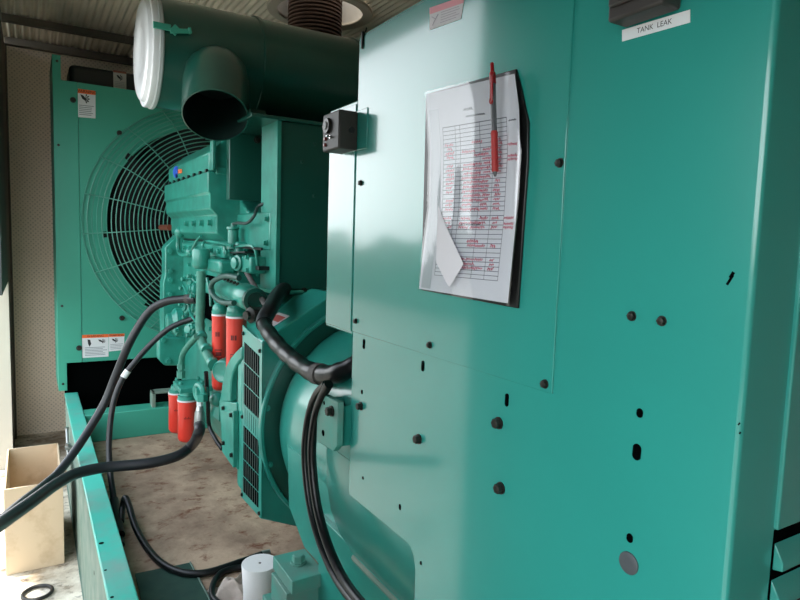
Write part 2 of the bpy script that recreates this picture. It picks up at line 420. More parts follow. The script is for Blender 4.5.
mb = MB(); mb.tube([S(.08, .45, .0005), S(.2, .6, .0005), S(.1, .85, .0005)], .0006, 6); mb.tube([S(.28, .42, .0005), S(.18, .65, .0005)], .0006, 6); mb.build('pictogram', m_pinkg, lab)

# alarm box above the strip
al = thing('alarm_box', 'small dark box mounted above the white name strip on the cabinet', 'box', ax(636, 0, CX))
a = ax(608, 6, CX-.03); bq = ax(668, -14, CX-.03)
mb = MB(); y0_, y1_ = ax(665, -4, CX-.025).y, ax(610, 8, CX-.025).y
zb = ax(632, 13, CX-.03).z
mb.box(CX-.028, CX-.0005, y0_, y1_, zb, zb+.075); mb.build('housing', m_box, al, bevel=.003)
mb = MB(); mb.box(CX-.033, CX-.028, y0_+.004, y1_-.004, zb+.012, zb+.07); mb.build('cover', m_box, al, bevel=.002)

# terminal box beyond cabinet with the dial box
tb = thing('terminal_box', 'narrow pale reflecting green box standing just beyond the control cabinet', 'cabinet', (1.0, 1.1, -.178))
mb = MB(); mb.box(CX+.0005, 1.45, YF+.004, 1.157, -.178, .257); mb.build('terminal_box_body', m_cab, tb, bevel=.003)
mb = MB(); mb.box(CX-.0015, CX+.001, YF+.008, 1.153, -.172, .250); mb.build('side_cover', m_cab, tb, bevel=.001)
db = thing('dial_box', 'dark control box with round dial on the narrow green box', 'control box', (CX-.02, 1.07, .17))
XD = .478
p0 = ax(323, 113, XD); p1 = ax(338.5, 149, XD)
ya, yb = p1.y, p0.y; zt, zb = ax(331, 112, XD).z, ax(331, 150, XD).z
mb = MB(); mb.box(XD, CX-.004, ya, yb, zb, zt); mb.build('housing', m_box, db, bevel=.003)
mb = MB(); mb.box(CX-.004, CX-.0008, ya-.035, yb+.002, zb, zt+.002); mb.build('mounting_plate', m_cab, db, bevel=.001)
d = ax(328.5, 126, XD)
mb = MB(); mb.cyl(d, d+V((-.006, 0, 0)), .0145, .0135, 28); dl = mb.build('dial', m_knob, db)
mb = MB(); mb.lathe(d+V((-.006, 0, 0)), (-1, 0, 0), [(0, .0075), (.002, .007), (.0025, .005)], 20); mb.build('dial_face', mat('dial_grey', (120, 122, 124), .4), dl)
d = ax(331, 137, XD); mb = MB(); mb.cyl(d, d+V((-.003, 0, 0)), .003, seg=16); mb.cyl(d, d+V((-.010, -.001, .001)), .0016, .0014, 12); mb.build('toggle_switch', m_dial, db)
for x, y in ((326, 139), (325.5, 145)):
    d = ax(x, y, XD); MB().cyl(d, d+V((-.004, 0, 0)), .0036, .003, 14).build('indicator_button', mat('red_lens', (120, 44, 44), .3), db)
d = V(((XD+CX)/2+.004, ya, (zt+zb)/2)); MB().lathe(d, (0, -1, 0), [(0, .006), (.002, .006), (.002, .003)], 16).build('knockout_plug', m_knob, db)

# ------------------------------------------------------------------ clipboard with log sheet and pen
clip = thing('clipboard', 'black clipboard with log sheet in a clear sleeve hung on the cabinet', 'clipboard', ax(470, 300, CX))
mb = MB(); mb.extr([ax(x, y, .514) for x, y in ((426, 94), (515.5, 69), (521, 90), (528, 122), (527.5, 160), (523, 225), (517.5, 308.5), (421, 290))], (.0035, 0, 0))
mb.build('backing_board', m_board, clip, bevel=.001)
def pol(pts, v):
    n = len(pts)-1; 
    for (v0, a), (v1, b) in zip(pts, pts[1:]):
        if v <= v1: t = (v-v0)/(v1-v0); return (a[0]*(1-t)+b[0]*t, a[1]*(1-t)+b[1]*t)
    return pts[-1][1]
Le = [(0, (424, 92)), (.3, (428, 150)), (.58, (427, 208)), (.83, (420, 262)), (1, (417, 290))]
Re = [(0, (515.5, 70)), (.17, (520.5, 108)), (.36, (521.5, 152)), (.66, (517, 225)), (1, (509, 306))]
def sheet(u, v, off=0):
    l = pol(Le, v); r = pol(Re, v); x = l[0]+(r[0]-l[0])*u; y = l[1]+(r[1]-l[1])*u
    bul = .006*math.sin(PI*min(1, max(0, u)))*(.6+.6*math.sin(PI*v)) + .004*math.sin(PI*v)*u + .0025*math.sin(5*u+3*v)*math.sin(PI*u)
    return ax(x, y, .5105 - bul - off)
mb = MB(); mb.grid(lambda u, v: sheet(.02+.965*u, .015+.975*v, -.0012), 20, 40); mb.build('glare_sheet', m_paper, clip, fix=False)  # whitish sheet added so the top margin looks like sleeve glare
mb = MB(); mb.grid(lambda u, v: sheet(.10+.885*u, .09+.90*v), 24, 40); pg = mb.build('log_sheet', m_paper, clip, fix=False)
mb = MB(); mb.grid(lambda u, v: sheet(.04+.10*u, .10+.88*v, .0004), 4, 30); mb.build('sheet_binding_edge', mat('pale_grey_margin', (176, 182, 188), .4), clip, fix=False)  # light grey strip down the left margin, fold of a second sheet
mb = MB()
nl = 36
for k in range(nl):
    v = .2+.72*k/nl
    for j in range(12):
        u0 = .17+.68*j/12; u1 = .17+.68*(j+1)/12; t = .0013 if k else .002
        mb.quad([sheet(u0, v-t, .0004), sheet(u1, v-t, .0004), sheet(u1, v+t, .0004), sheet(u0, v+t, .0004)])
for u in (.17, .30, .35, .56, .70, .85):
    for j in range(24):
        v0 = .2+.7*j/24; v1 = .2+.7*(j+1)/24; t = .002
        mb.quad([sheet(u-t, v0, .0004), sheet(u+t, v0, .0004), sheet(u+t, v1, .0004), sheet(u-t, v1, .0004)])
mb.build('ruled_lines', m_line, pg, fix=False)
def scribble(mb, u0, u1, v, amp, r=.0005):
    n = max(3, int((u1-u0)*150)); pts = []
    for k in range(n+1):
        u = u0+(u1-u0)*k/n
        pts.append(sheet(u+.004*math.sin(k*2.3), v+amp*math.sin(k*1.9+random.random()*.9)*random.uniform(.4, 1), .0006))
    if len(pts) > 2: mb.tube(pts, r, 4)
mb = MB()
for k in range(4, 33):
    v = .2+.72*k/nl+.010
    if k in (20, 24, 25, 28, 29): continue
    for u0, u1 in ((.18, .29), (.36, .50), (.46, .60), (.57, .68), (.71, .80)):
        if random.random() < (.6 if k < 9 or k > 24 else .92): scribble(mb, u0+random.random()*.03, u1-random.random()*.03, v, .0085)
for v in (.32, .37, .385, .63, .655, .67): scribble(mb, .85, .96, v, .008)
mb.build('handwriting', m_redwr, pg, fix=False)
mb = MB(); scribble(mb, .40, .50, .13, .01); scribble(mb, .42, .62, .165, .006); scribble(mb, .87, .95, .215, .004); scribble(mb, .4, .6, .655, .006)
mb.build('pencil_note', m_line, pg, fix=False)
# folded second page showing at lower left
def pts_at(l, X): return [ax(x, y, X) for x, y in l]
mb = MB(); mb.quad(pts_at([(438, 205), (446, 226), (452, 252), (447, 284), (436, 262)], .5015)); mb.quad(pts_at([(446, 226), (463.5, 264), (449.5, 287), (447, 284), (452, 252)], .4995))
mb.build('folded_page', m_paper2, clip)
mb = MB(); mb.grid(lambda u, v: sheet(u, v, .0016 + (.002 if .02 < u < .98 else 0)), 30, 50); mb.build('clear_sleeve', m_film, clip, fix=False)
pen = thing('pen', 'red retractable ballpoint pen clipped to the top of the log sheet', 'pen', ax(495, 172, .494))
XP = .492
def pp(x, y, X=XP): return ax(x, y, X)
mb = MB(); mb.lathe(pp(494.8, 163), pp(494.8, 163)-pp(492.8, 84), [(0, .0031), (.012, .0026), (.0165, .0014), (.0168, .0006)], 16); mb.build('pen_tip', m_penclr, pen)
mb = MB(); mb.cyl(pp(492.9, 82), pp(494.2, 133), .0036, seg=16); mb.build('pen_barrel', m_penclr, pen)
mb = MB(); mb.lathe(pp(494.2, 131), pp(494.9, 165)-pp(494.2, 131), [(0, .0037), (.002, .0045)] + [(.002+.0035*k, .0045 if k % 2 else .0041) for k in range(1, 14)] + [(.05, .0036)], 18); mb.build('pen_grip', m_pengrip, pen)
mb = MB(); mb.lathe(pp(492.9, 84), pp(492.1, 66)-pp(492.9, 84), [(0, .0042), (.014, .0040), (.015, .0026), (.0255, .0024), (.027, .0012)], 16)
mb.bar(pp(491.8, 75, XP-.0055), pp(491.2, 101, XP-.0065), .0052, .0018, up=V((-1, 0, 0))); mb.bar(pp(492.2, 76, XP-.001), pp(491.9, 76, XP-.0055), .004, .004)
mb.sph(pp(491.2, 101, XP-.0055), .0028, 1, 1, 1.5, 12); mb.build('pen_clip_cap', m_penred, pen, bevel=.0006)

# ------------------------------------------------------------------ radiator
YR = 4.26
rad = thing('radiator', 'tall green radiator with round wire fan guard at the far end', 'radiator', (1.05, 4.45, -.98))
FCX, FCZ, FR = 1.06, .065, .785
XR2 = 1.98
z_top = ay(61, 80, YR).z; z_bot = ay(68, 363, YR).z; z_T = ay(52, 54, YR).z; z_B = ay(60, 391, YR).z
x_l = ay(56, 230, YR).x-.003; x_s = ay(78, 85, YR).x; x_n = ay(61, 80, YR).x
# shroud panel with round opening
mb = MB(); n = 96; RH = .65
outer = []
for k in range(n):
    a = 2*PI*k/n; cx_, cz_ = math.cos(a), math.sin(a)
    t = min(((XR2-FCX) if cx_ > 0 else (FCX-x_s))/max(abs(cx_), 1e-6), ((z_top-FCZ) if cz_ > 0 else (FCZ-z_bot))/max(abs(cz_), 1e-6))
    outer.append((FCX+cx_*t, FCZ+cz_*t))
for (X0, Z0) in ((x_s, z_top), (x_s, z_bot), (XR2, z_top), (XR2, z_bot)):
    k = min(range(n), key=lambda i: (outer[i][0]-X0)**2+(outer[i][1]-Z0)**2); outer[k] = (X0, Z0)
A = [mb.bm.verts.new((x, YR, z)) for x, z in outer]; 
inn = [(FCX+math.cos(2*PI*k/n)*RH, FCZ+math.sin(2*PI*k/n)*RH) for k in range(n)]
B = [mb.bm.verts.new((x, YR, z)) for x, z in inn]; C = [mb.bm.verts.new((x, YR+.14, z)) for x, z in inn]; D = [mb.bm.verts.new((x, YR+.05, z)) for x, z in outer]
for k in range(n):
    j = (k+1) % n
    mb.bm.faces.new((A[k], A[j], B[j], B[k])); mb.bm.faces.new((B[k], B[j], C[j], C[k])); mb.bm.faces.new((A[j], A[k], D[k], D[j]))
sh = mb.build('fan_shroud', m_rad, rad)
# left side frame with raised corner
mb = MB(); mb.prism([(x_l, z_B), (x_n+.002, z_B), (x_n+.002, z_bot), (x_s-.002, z_bot), (x_s-.002, z_top), (x_n, z_top), (x_n, z_T), (x_l, z_T)], 'y', YR-.004, YR+.5)
mb.build('side_frame', m_rad, rad, bevel=.002)
mb = MB(); mb.prism([(XR2, z_B), (XR2+.12, z_B), (XR2+.12, z_T), (XR2, z_T)], 'y', YR-.004, YR+.5); mb.build('side_frame', m_rad, rad, bevel=.002)
mb = MB(); mb.box(x_s, XR2, YR+.2, YR+.46, z_bot, z_top); mb.build('core', m_core, rad)
mb = MB(); mb.box(x_n+.004, XR2, YR+.06, YR+.44, ZI, z_bot-.002); mb.build('lower_void_shade', m_void, rad)  # black block stands in for the dark void under the radiator
p = ay(69, 70, YR+.12)
mb = MB(); mb.box(p.x, XR2-.1, YR+.12, YR+.42, z_top-.02, ay(100, 68, YR+.12).z); mb.build('header_tank', m_blk, rad, bevel=.03, seg=4)
# wire guard
mb = MB()
def gy(r):
    t = min(1, (FR-r)/.22); return YR-.006-.17*math.sin(t*PI/2)
r = FR; radii = []
while r > .16: radii.append(r); r -= .0245
for r in radii: mb.ring((FCX, gy(r), FCZ), (0, 1, 0), r, .0034 if r < FR-.01 else .006, 96, 5)
for k in range(20):
    a = 2*PI*k/20+.1
    mb.tube([V((FCX+math.cos(a)*r, gy(r)-.004, FCZ+math.sin(a)*r)) for r in radii if r > .33], .0032, 5)
mb.build('fan_guard', m_wire, rad, fix=True)
# fan
mb = MB(); mb.lathe((FCX, YR+.10, FCZ), (0, -1, 0), [(0, .16), (.10, .16), (.13, .12), (.16, .05)], 32); fan = mb.build('fan', m_fan, rad)
for k in range(8):
    a = 2*PI*k/8+.35; e = V((math.cos(a), 0, math.sin(a))); t = V((-math.sin(a), 0, math.cos(a)))
    def bl(u, v, e=e, t=t):
        r = .14+.52*u; w = .10+.09*u; tw = .75-.35*u; c = V((FCX, YR+.04, FCZ))+e*r
        return c + t*(v-.5)*w*2*math.cos(tw) + V((0, 1, 0))*((v-.5)*w*1.6*math.sin(tw)+.02*math.sin(PI*v))
    mb = MB(); mb.grid(bl, 6, 6); mb.build('blade', m_fan, fan, fix=False)
# bolts on the shroud
for x, y in ((73, 100), (119.5, 133), (171, 107), (122, 318), (79, 348), (57, 61), (58.5, 145), (62, 306), (63, 384)):
    q = ay(x, y, YR-.004); MB().hexbolt(q, (0, -1, 0), .013 if x > 65 else .006, .016 if x > 65 else .006).build('bolt', m_bolt, rad)
# warning labels
def hand_fan(mb, S, u, v, s):
    for k in range(5):
        a = -1.2+.62*k
        mb.quad([S(u, v, .0008), S(u+s*math.cos(a-.2)*.8, v+s*.62*math.sin(a-.2), .0008), S(u+s*math.cos(a)*1.1, v+s*.75*math.sin(a), .0008), S(u+s*math.cos(a+.2)*.7, v+s*.62*math.sin(a+.2), .0008)])
    mb.quad([S(u-s*1.1, v-s*.55, .0009), S(u-s*.5, v-s*.45, .0009), S(u+s*.25, v+s*.05, .0009), S(u+s*.1, v+s*.4, .0009), S(u-s*.7, v+s*.05, .0009)])
Yl = YR-.0005
lab, S = wall_label([ay(76.5, 88.5, Yl), ay(95.5, 91, Yl), ay(95.5, 118.5, Yl), ay(77.5, 117, Yl)], .15, rad, m_lbl, m_orange, m_inkg, (0, -1, 0), 6, head_word='WARNING', lw=(.56, .92))
mb = MB(); hand_fan(mb, S, .45, .32, .24); mb.build('pictogram', m_ink, lab)
lab, S = wall_label([ay(82, 335, Yl), ay(108.5, 334, Yl), ay(108.5, 356.5, Yl), ay(82.5, 358, Yl)], .14, rad, m_lbl, m_orange, m_inkg, (0, -1, 0), 6, head_word='WARNING', lw=(.55, .95))
mb = MB(); hand_fan(mb, S, .75, .3, .14)
mb.quad([S(.2, .2, .0008), S(.3, .22, .0008), S(.34, .4, .0008), S(.27, .52, .0008), S(.22, .4, .0008)]); mb.build('pictogram', m_ink, lab)
lab, S = wall_label([ay(108.8, 334, Yl), ay(124.5, 333.5, Yl), ay(124, 350, Yl), ay(108.8, 351.5, Yl)], .17, rad, m_lbl, m_orange, m_inkg, (0, -1, 0), 4, head_word='WARNING', lw=(.6, .95))
mb = MB(); hand_fan(mb, S, .4, .38, .2); mb.build('pictogram', m_ink, lab)
Yl = YR+.12-.0005
lab, S = wall_label([ay(113.2, 70, Yl), ay(126.3, 72, Yl), ay(126.3, 90, Yl), ay(113.5, 88.5, Yl)], .12, rad, mat('grey_label', (180, 178, 172), .6), mat('dull_orange', (150, 90, 70), .6), m_inkg, (0, -1, 0), 4, lw=(.6, .9))
mb = MB(); hand_fan(mb, S, .5, .36, .24); mb.build('pictogram', m_ink, lab)

# ------------------------------------------------------------------ base frame
base = thing('base_frame', 'green steel base frame with a long side rail and cross member', 'frame', (.25, 2.3, -1.58))
ZB = -1.0; XA, XBr = .162, .236
mb = MB(); mb.box(XA-.001, XBr, -1.0, 4.26, ZB-.014, ZB)
mb.build('top_flange', m_rail, base, bevel=.004)
mb = MB(); mb.box(XA+.004, XA+.018, -1.0, 4.26, ZF, ZB-.013); mb.build('web', m_dust, base)
mb = MB(); mb.box(XA, XA+.05, -1.0, 4.26, ZF, ZF+.015); mb.build('bottom_flange', m_dust, base)
mb = MB(); mb.prism([(3.697, ZI), (3.83, ZI), (3.83, ZB-.004), (3.697, ZB-.004)], 'x', XBr, 1.9); mb.build('cross_member', m_rad, base, bevel=.004)
a = ay(151, 391, 3.76); b = ay(182, 388, 3.76)
mb = MB(); w0, w1 = 3.72, 3.80
mb.box(a.x, 1.2, w0, w1, a.z-.012, a.z); mb.box(a.x, a.x+.02, w0, w1, ZB-.005, a.z); mb.box(a.x+.3, a.x+.32, w0, w1, ZB-.005, a.z)
mb.build('bracket', m_dust, base, bevel=.003)
for x, y, X0, r in ((101.5, 543, None, .0075), (105.5, 570, None, .004), (112, 597, None, .005)):
    q = az(x, y, ZB+.0006); mb = MB(); mb.cyl(q, q+V((0, 0, -.004)), r, seg=18); mb.build('bolt_hole', m_void, base)
q = ax(94, 573, XA+.0035); MB().cyl(q, q+V((.004, 0, 0)), .008, seg=18).build('bolt_hole', m_void, base)
# other rail below the engine
mb = MB(); mb.box(.98, 1.1, -.6, 4.1, ZI, -1.09); mb.build('engine_rail', m_foot, base, bevel=.004)
# loose standing stud by the rail
q = az(67.5, 447, ZF+.25)
q = ax(68, 446, XA-.016); q2 = ax(66.8, 428, XA-.016)
st = thing('threaded_stud', 'galvanised threaded stud standing against the outer side of the rail', 'bolt', q)
mb = MB(); mb.cyl(q-V((0, 0, .05)), q2, .0075, seg=12); mb.build('shank', m_grey, st)
mb = MB(); mb.cyl(q, q+V((0, 0, .014)), .014, seg=6); mb.cyl(q-V((0, 0, .004)), q, .018, seg=16); mb.build('nut', m_grey, st)
mb = MB(); mb.cyl(q2-V((0, 0, .008)), q2+V((0, 0, .004)), .012, seg=6); mb.build('nut', m_grey, st)
mb = MB(); mb.box(XA-.03, XA+.006, q.y-.02, q.y+.02, q.z-.014, q.z-.004); mb.build('clip_plate', m_grey, st)

# ------------------------------------------------------------------ alternator
alt = thing('alternator', 'round green alternator with a louvred drive end beside the cabinet', 'alternator', (.98, 1.5, -1.0))
AX, AZ = .985, -.594
# drive-end housing
HP = [(.60, -.315), (.60, -.878), (.72, -.93), (1.23, -.93), (1.36, -.878), (1.36, -.315), (1.20, -.20), (.84, -.172)]
mb = MB(); mb.prism(HP, 'y', 1.80, 2.0); mb.build('drive_end_housing', m_alt, alt, bevel=.004)
LQ = [ax(242.5, 325, .5985), ax(262, 343.5, .5985), ax(261, 519, .5985), ax(241, 497, .5985)]
mb = MB(); mb.extr(LQ, (.003, 0, 0)); lp = mb.build('louver_panel', m_alt, alt, bevel=.0015)
def LS(u, v, o=0): return LQ[0]*(1-u)*(1-v)+LQ[1]*u*(1-v)+LQ[2]*u*v+LQ[3]*(1-u)*v+V((-.001-o, 0, 0))
rows = [(.085, .195), (.205, .315), (.325, .435), (.445, .50), (.565, .655), (.665, .755), (.765, .855), (.865, .95)]
mb = MB(); ms = MB()
for k, (v0, v1) in enumerate(rows):
    if k == 3: v1 = .548
    mb.extr([LS(.12, v0), LS(.88, v0), LS(.88, v1), LS(.12, v1)], (.0008, 0, 0))
    if k == 3:
        sl = MB()
        for j in range(7):
            u = .12+.76*(j+.5)/7; sl.extr([LS(u-.04, v0, .002), LS(u+.04, v0, .002), LS(u+.04, v1, .002), LS(u-.04, v1, .002)], (.001, 0, 0))
        sl.extr([LS(.12, v0-.008, .0015), LS(.88, v0-.008, .0015), LS(.88, v0+.008, .0015), LS(.12, v0+.008, .0015)], (.001, 0, 0))
        sl.build('green_slats', m_alt, lp); continue
    nb = 7
    for j in range(nb):
        u = .12+.76*(j+.5)/nb
        ms.extr([LS(u-.018, v0, .001), LS(u+.018, v0, .001), LS(u+.018, v1, .001), LS(u-.018, v1, .001)], (.001, 0, 0))
mb.build('grille_opening', m_void, lp); ms.build('grille_bars', mat('dark_grille_bar', (26, 48, 44), .5), lp)
for u, v in ((.08, .04), (.92, .05), (.06, .52), (.08, .975), (.94, .975)):
    MB().hexbolt(LS(u, v), (-1, 0, 0), .0055, .005).build('bolt', m_bolt, alt)
lab_pts = [ay(277, 314, 1.86), ay(291, 309, 1.86)]
zt_ = lambda x: -.315+(x-.60)*(.143/.24)
def top_pt(x, y): return V((x, y, zt_(x)+.001))
mb = MB(); mb.extr([top_pt(.655, 1.86), top_pt(.71, 1.86), top_pt(.71, 1.96), top_pt(.655, 1.96)], (0, 0, .0006)); st_ = mb.build('warning_sticker', m_fade, alt)
mb = MB(); mb.quad([top_pt(.675, 1.87)+V((0, 0, .001)), top_pt(.70, 1.87)+V((0, 0, .001)), top_pt(.70, 1.95)+V((0, 0, .001)), top_pt(.675, 1.95)+V((0, 0, .001))]); mb.build('sticker_print', mat('sticker_red', (190, 90, 84), .5), st_)
# flange ring
mb = MB(); mb.lathe((AX, 1.802, AZ), (0, -1, 0), [(0, .395), (.02, .395), (.023, .392), (.023, .384), (.02, .381), (.004, .379)], 96, caps=False); mb.build('flange_ring', m_alt, alt)
mb = MB(); mb.lathe((AX, 1.802, AZ), (0, -1, 0), [(.003, .383), (.006, .30)], 96, caps=False); mb.build('recess_shade_plate', m_drk, alt)  # darker paint puts the shade behind the ring into the colour
mb = MB()
for a in (2.45, 2.95, 3.45):
    q = V((AX+math.cos(a)*.375, 1.796, AZ+math.sin(a)*.367)); MB().hexbolt(q, (0, -1, 0), .008, .008).build('bolt', m_alt, alt)
# barrel
mb = MB(); mb.lathe((AX, 1.79, AZ), (0, -1, 0), [(0, .33), (.06, .345), (.16, .352), (.5, .355), (.6, .352), (.68, .347)], 96); mb.build('stator_barrel', m_alt, alt)
# rear casing under the cabinet
XS = .548
prof = [(.80, -.25), (.62, -.262), (.575, -.285), (.553, -.32), (XS, -.37), (XS, -.48), (.551, -.54), (.562, -.60), (.585, -.66), (.62, -.715), (.66, -.76), (.72, -.82), (.80, -.86), (1.15, -.86), (1.38, -.7), (1.4, -.45), (1.3, -.27)]
up_ = [p for p in prof if p[1] > -.44]
mb = MB(); mb.prism([(1.3, -.445), (1.3, -.25)] + [(.80, -.25), (.62, -.262), (.575, -.285), (.553, -.32), (XS, -.37), (XS, -.445)], 'y', YF+.003, 1.20); mb.build('casing_end', m_alt, alt, angle=40)
low = [(XS, -.446), (XS, -.48), (.551, -.54), (.562, -.60), (.585, -.66), (.62, -.715), (.66, -.76), (.72, -.82), (.80, -.86), (1.15, -.86), (1.38, -.7), (1.4, -.446)]
mb = MB(); mb.prism(low, 'y', .33, 1.20); mb.build('rear_casing', m_alt, alt, angle=40)
mb = MB(); pr = []
mb.tube([V((.622, y, -.722)) for y in (1.195, .9, .6, .34)], .009, 8); mb.build('weld_seam', m_dust, alt)
# foot plate
mb = MB(); mb.box(.618, .64, .33, 1.39, -.93, -.70); mb.build('foot_plate', m_alt, alt, bevel=.003)
mb = MB(); q = [ax(294, 492, .60), ax(300, 548, .60)]
mb.prism([(1.20, -.60), (1.66, -.60), (1.64, -.78), (1.52, -.85), (1.20, -.85)], 'x', .632, .66); mb.build('foot_gusset', m_alt, alt, bevel=.003)
# lifting plate with bolt
XPl = .497
pl = [ax(x, y, XPl) for x, y in ((320, 393), (338, 402.5), (337, 446), (333, 451.5), (316.5, 441), (317, 400))]
mb = MB(); mb.extr(pl, (.013, 0, 0)); lpz = mb.build('terminal_plate', m_foot, alt, bevel=.0015)
MB().hexbolt(ax(332, 411, XPl), (-1, 0, 0), .0085, .012).build('bolt', m_bolt, alt)
for x, y, r in ((324, 403, .004), (323, 433, .0065)):
    q = ax(x, y, XPl-.0004); mb = MB(); mb.cyl(q, q+V((.003, 0, 0)), r, seg=18); mb.build('plate_hole', m_void, lpz)
mb = MB(); mb.box(XPl+.012, XS+.01, pl[2].y+.01, pl[0].y-.005, -.40, -.32); mb.build('plate_standoff', m_alt, alt)

# mounting foot
ft = thing('mounting_foot', 'green mounting foot block with big hex bolt beside the paper roll', 'foot block', (.59, 1.45, -1.16))
ZM = -.85
mb = MB(); mb.box(.541, .632, 1.372, 1.514, ZM-.036, ZM); mb.build('foot_block', m_foot, ft, bevel=.002)
q = az(297, 566, ZM); MB().hexbolt(V((.588, 1.45, ZM)), (0, 0, 1), .017, .022).build('bolt', m_foot, ft)
mb = MB(); mb.box(.532, .63, 1.385, 1.50, ZM-.11, ZM-.037); mb.build('shim_block', m_foot, ft, bevel=.002)
mb = MB(); mb.box(.518, .64, 1.40, 1.53, -1.16, ZM-.111); mb.build('pedestal', m_foot, ft, bevel=.003)

# ------------------------------------------------------------------ duct box under the air cleaner
dk = thing('sheet_metal_housing', 'dark green sheet metal housing under the air cleaner', 'housing', (1.0, 2.2, -.2))
YA = 2.10
x_c = ay(277, 200, YA).x; x_r = 1.4; z_t = ay(280, 121, YA).z; z_b = ay(275, 289.5, YA).z
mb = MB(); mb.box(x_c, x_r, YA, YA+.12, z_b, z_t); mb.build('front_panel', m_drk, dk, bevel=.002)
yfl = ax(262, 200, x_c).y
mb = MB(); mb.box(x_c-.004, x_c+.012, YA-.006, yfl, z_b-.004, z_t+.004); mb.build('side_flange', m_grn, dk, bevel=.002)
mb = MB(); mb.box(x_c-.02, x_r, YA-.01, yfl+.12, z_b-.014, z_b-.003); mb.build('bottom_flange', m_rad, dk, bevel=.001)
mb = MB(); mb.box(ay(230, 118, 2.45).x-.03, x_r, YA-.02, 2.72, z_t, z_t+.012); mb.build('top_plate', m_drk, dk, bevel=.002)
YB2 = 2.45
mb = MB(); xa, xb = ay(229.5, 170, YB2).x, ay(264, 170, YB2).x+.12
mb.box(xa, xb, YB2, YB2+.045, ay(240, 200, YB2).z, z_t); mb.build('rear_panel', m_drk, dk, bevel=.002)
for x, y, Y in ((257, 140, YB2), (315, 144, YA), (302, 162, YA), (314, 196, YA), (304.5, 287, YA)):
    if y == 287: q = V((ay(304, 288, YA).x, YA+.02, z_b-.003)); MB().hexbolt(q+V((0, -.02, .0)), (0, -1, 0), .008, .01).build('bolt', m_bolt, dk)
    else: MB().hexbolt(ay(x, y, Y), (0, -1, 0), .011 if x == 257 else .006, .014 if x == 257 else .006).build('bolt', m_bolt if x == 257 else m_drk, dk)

# ------------------------------------------------------------------ air cleaner
ac = thing('air_cleaner', 'big dark green cylindrical air cleaner with a white end cap', 'air filter', (.9, 2.5, z_t))
YC = 2.5; RC = .195; ZCc = .668
xcap = .345
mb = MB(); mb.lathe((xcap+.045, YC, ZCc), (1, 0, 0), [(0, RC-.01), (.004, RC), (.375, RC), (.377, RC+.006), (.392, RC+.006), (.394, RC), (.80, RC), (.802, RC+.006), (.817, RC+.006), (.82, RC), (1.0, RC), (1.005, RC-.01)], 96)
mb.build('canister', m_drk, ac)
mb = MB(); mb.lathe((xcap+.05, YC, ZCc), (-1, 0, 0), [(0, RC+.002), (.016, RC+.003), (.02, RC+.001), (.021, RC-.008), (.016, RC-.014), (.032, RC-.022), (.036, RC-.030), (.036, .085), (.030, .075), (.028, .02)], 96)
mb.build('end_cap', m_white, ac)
mb = MB(); mb.lathe((xcap+.066, YC, ZCc), (-1, 0, 0), [(0, RC+.003), (.004, RC+.007), (.014, RC+.007), (.017, RC+.004)], 96); mb.build('cap_gasket', m_cap_edge, ac)
# latch
q0 = V((xcap+.03, YC-RC*.78-.022, ZCc+RC*.34)); 
def lat(x, y): return ay(x, y, YC-RC*.93-.022)
lt = [lat(154, 25), lat(170, 28)]
mb = MB(); mb.bar(lat(153, 24.5), lat(171, 28), .022, .008, up=V((0, -1, 0))); mb.bar(lat(170, 31), lat(190, 31.5), .016, .012, up=V((0, -1, 0))); mb.bar(lat(172, 27), lat(178, 33), .03, .010, up=V((0, -1, 0)))
mb.bar(lat(189, 28), lat(190.5, 34), .01, .02, up=V((0, -1, 0))); mb.build('latch', m_rad, ac, bevel=.002)
# inlet stub: short elbow that leaves the canister toward the aisle and points down
pe = ay(215.5, 116, 2.17)
axis = V((-.14, -.50, -.62)).normalized()
ps = pe - axis*.27
Rst = .110
mb = MB(); prof = [(0, Rst*.8), (.04, Rst*.98), (.10, Rst*1.04), (.17, Rst*1.03), (.24, Rst), (.27, Rst), (.271, Rst-.004)]
mb.lathe(ps, axis, prof, 64, caps=False); mb.build('inlet_pipe', m_drk, ac)
mb = MB(); mb.lathe(ps, axis, [(.268, Rst-.0042), (.2, Rst-.007), (.06, Rst-.012), (.061, .001)], 64, caps=False); mb.build('inlet_pipe_inside_shade', mat('pipe_shade_green', (12, 36, 32), .5), ac)  # inside wall coloured darker to stand in for shade in the pipe
mb = MB(); q = ay(266, 113, 2.2); mb.box(q.x-.01, q.x+.05, 2.35, 2.55, z_t+.012, ZCc-RC*.93); mb.box(1.2, 1.26, 2.35, 2.55, z_t+.012, ZCc-RC*.93); mb.build('saddle_bracket', m_drk, ac)

# ------------------------------------------------------------------ exhaust
ex = thing('exhaust_bellows', 'brown corrugated exhaust bellows rising through the ceiling opening', 'exhaust pipe', (HC.x, HC.y, .9))
exq = az(316.5, 10, ZC)
prof = []
for k in range(0, 40):
    prof += [(k*.022, .142), (k*.022+.006, .163), (k*.022+.015, .163), (k*.022+.021, .142)]
mb = MB(); mb.lathe((exq.x, exq.y+.02, .82), (0, 0, 1), prof, 48); mb.build('bellows', m_exh, ex)
col = thing('ceiling_collar', 'round pale collar lining the exhaust opening in the ceiling', 'collar', (HC.x, HC.y, ZC))
mb = MB(); mb.lathe((HC.x, HC.y, ZC-.02), (0, 0, 1), [(0, HR), (.0, HR+.005), (.42, HR+.005), (.42, HR)], 64, caps=False); mb.build('sleeve', m_collar, col)
mb = MB(); mb.lathe((HC.x, HC.y, ZC-.028), (0, 0, 1), [(0, HR), (0, HR+.055), (.008, HR+.06), (.014, HR+.06), (.014, HR)], 64, caps=False); mb.build('flange', m_flange, col)

# ------------------------------------------------------------------ engine
en = thing('engine', 'green diesel engine between the alternator and the radiator', 'engine', (.95, 2.9, -1.0))
EX = .62
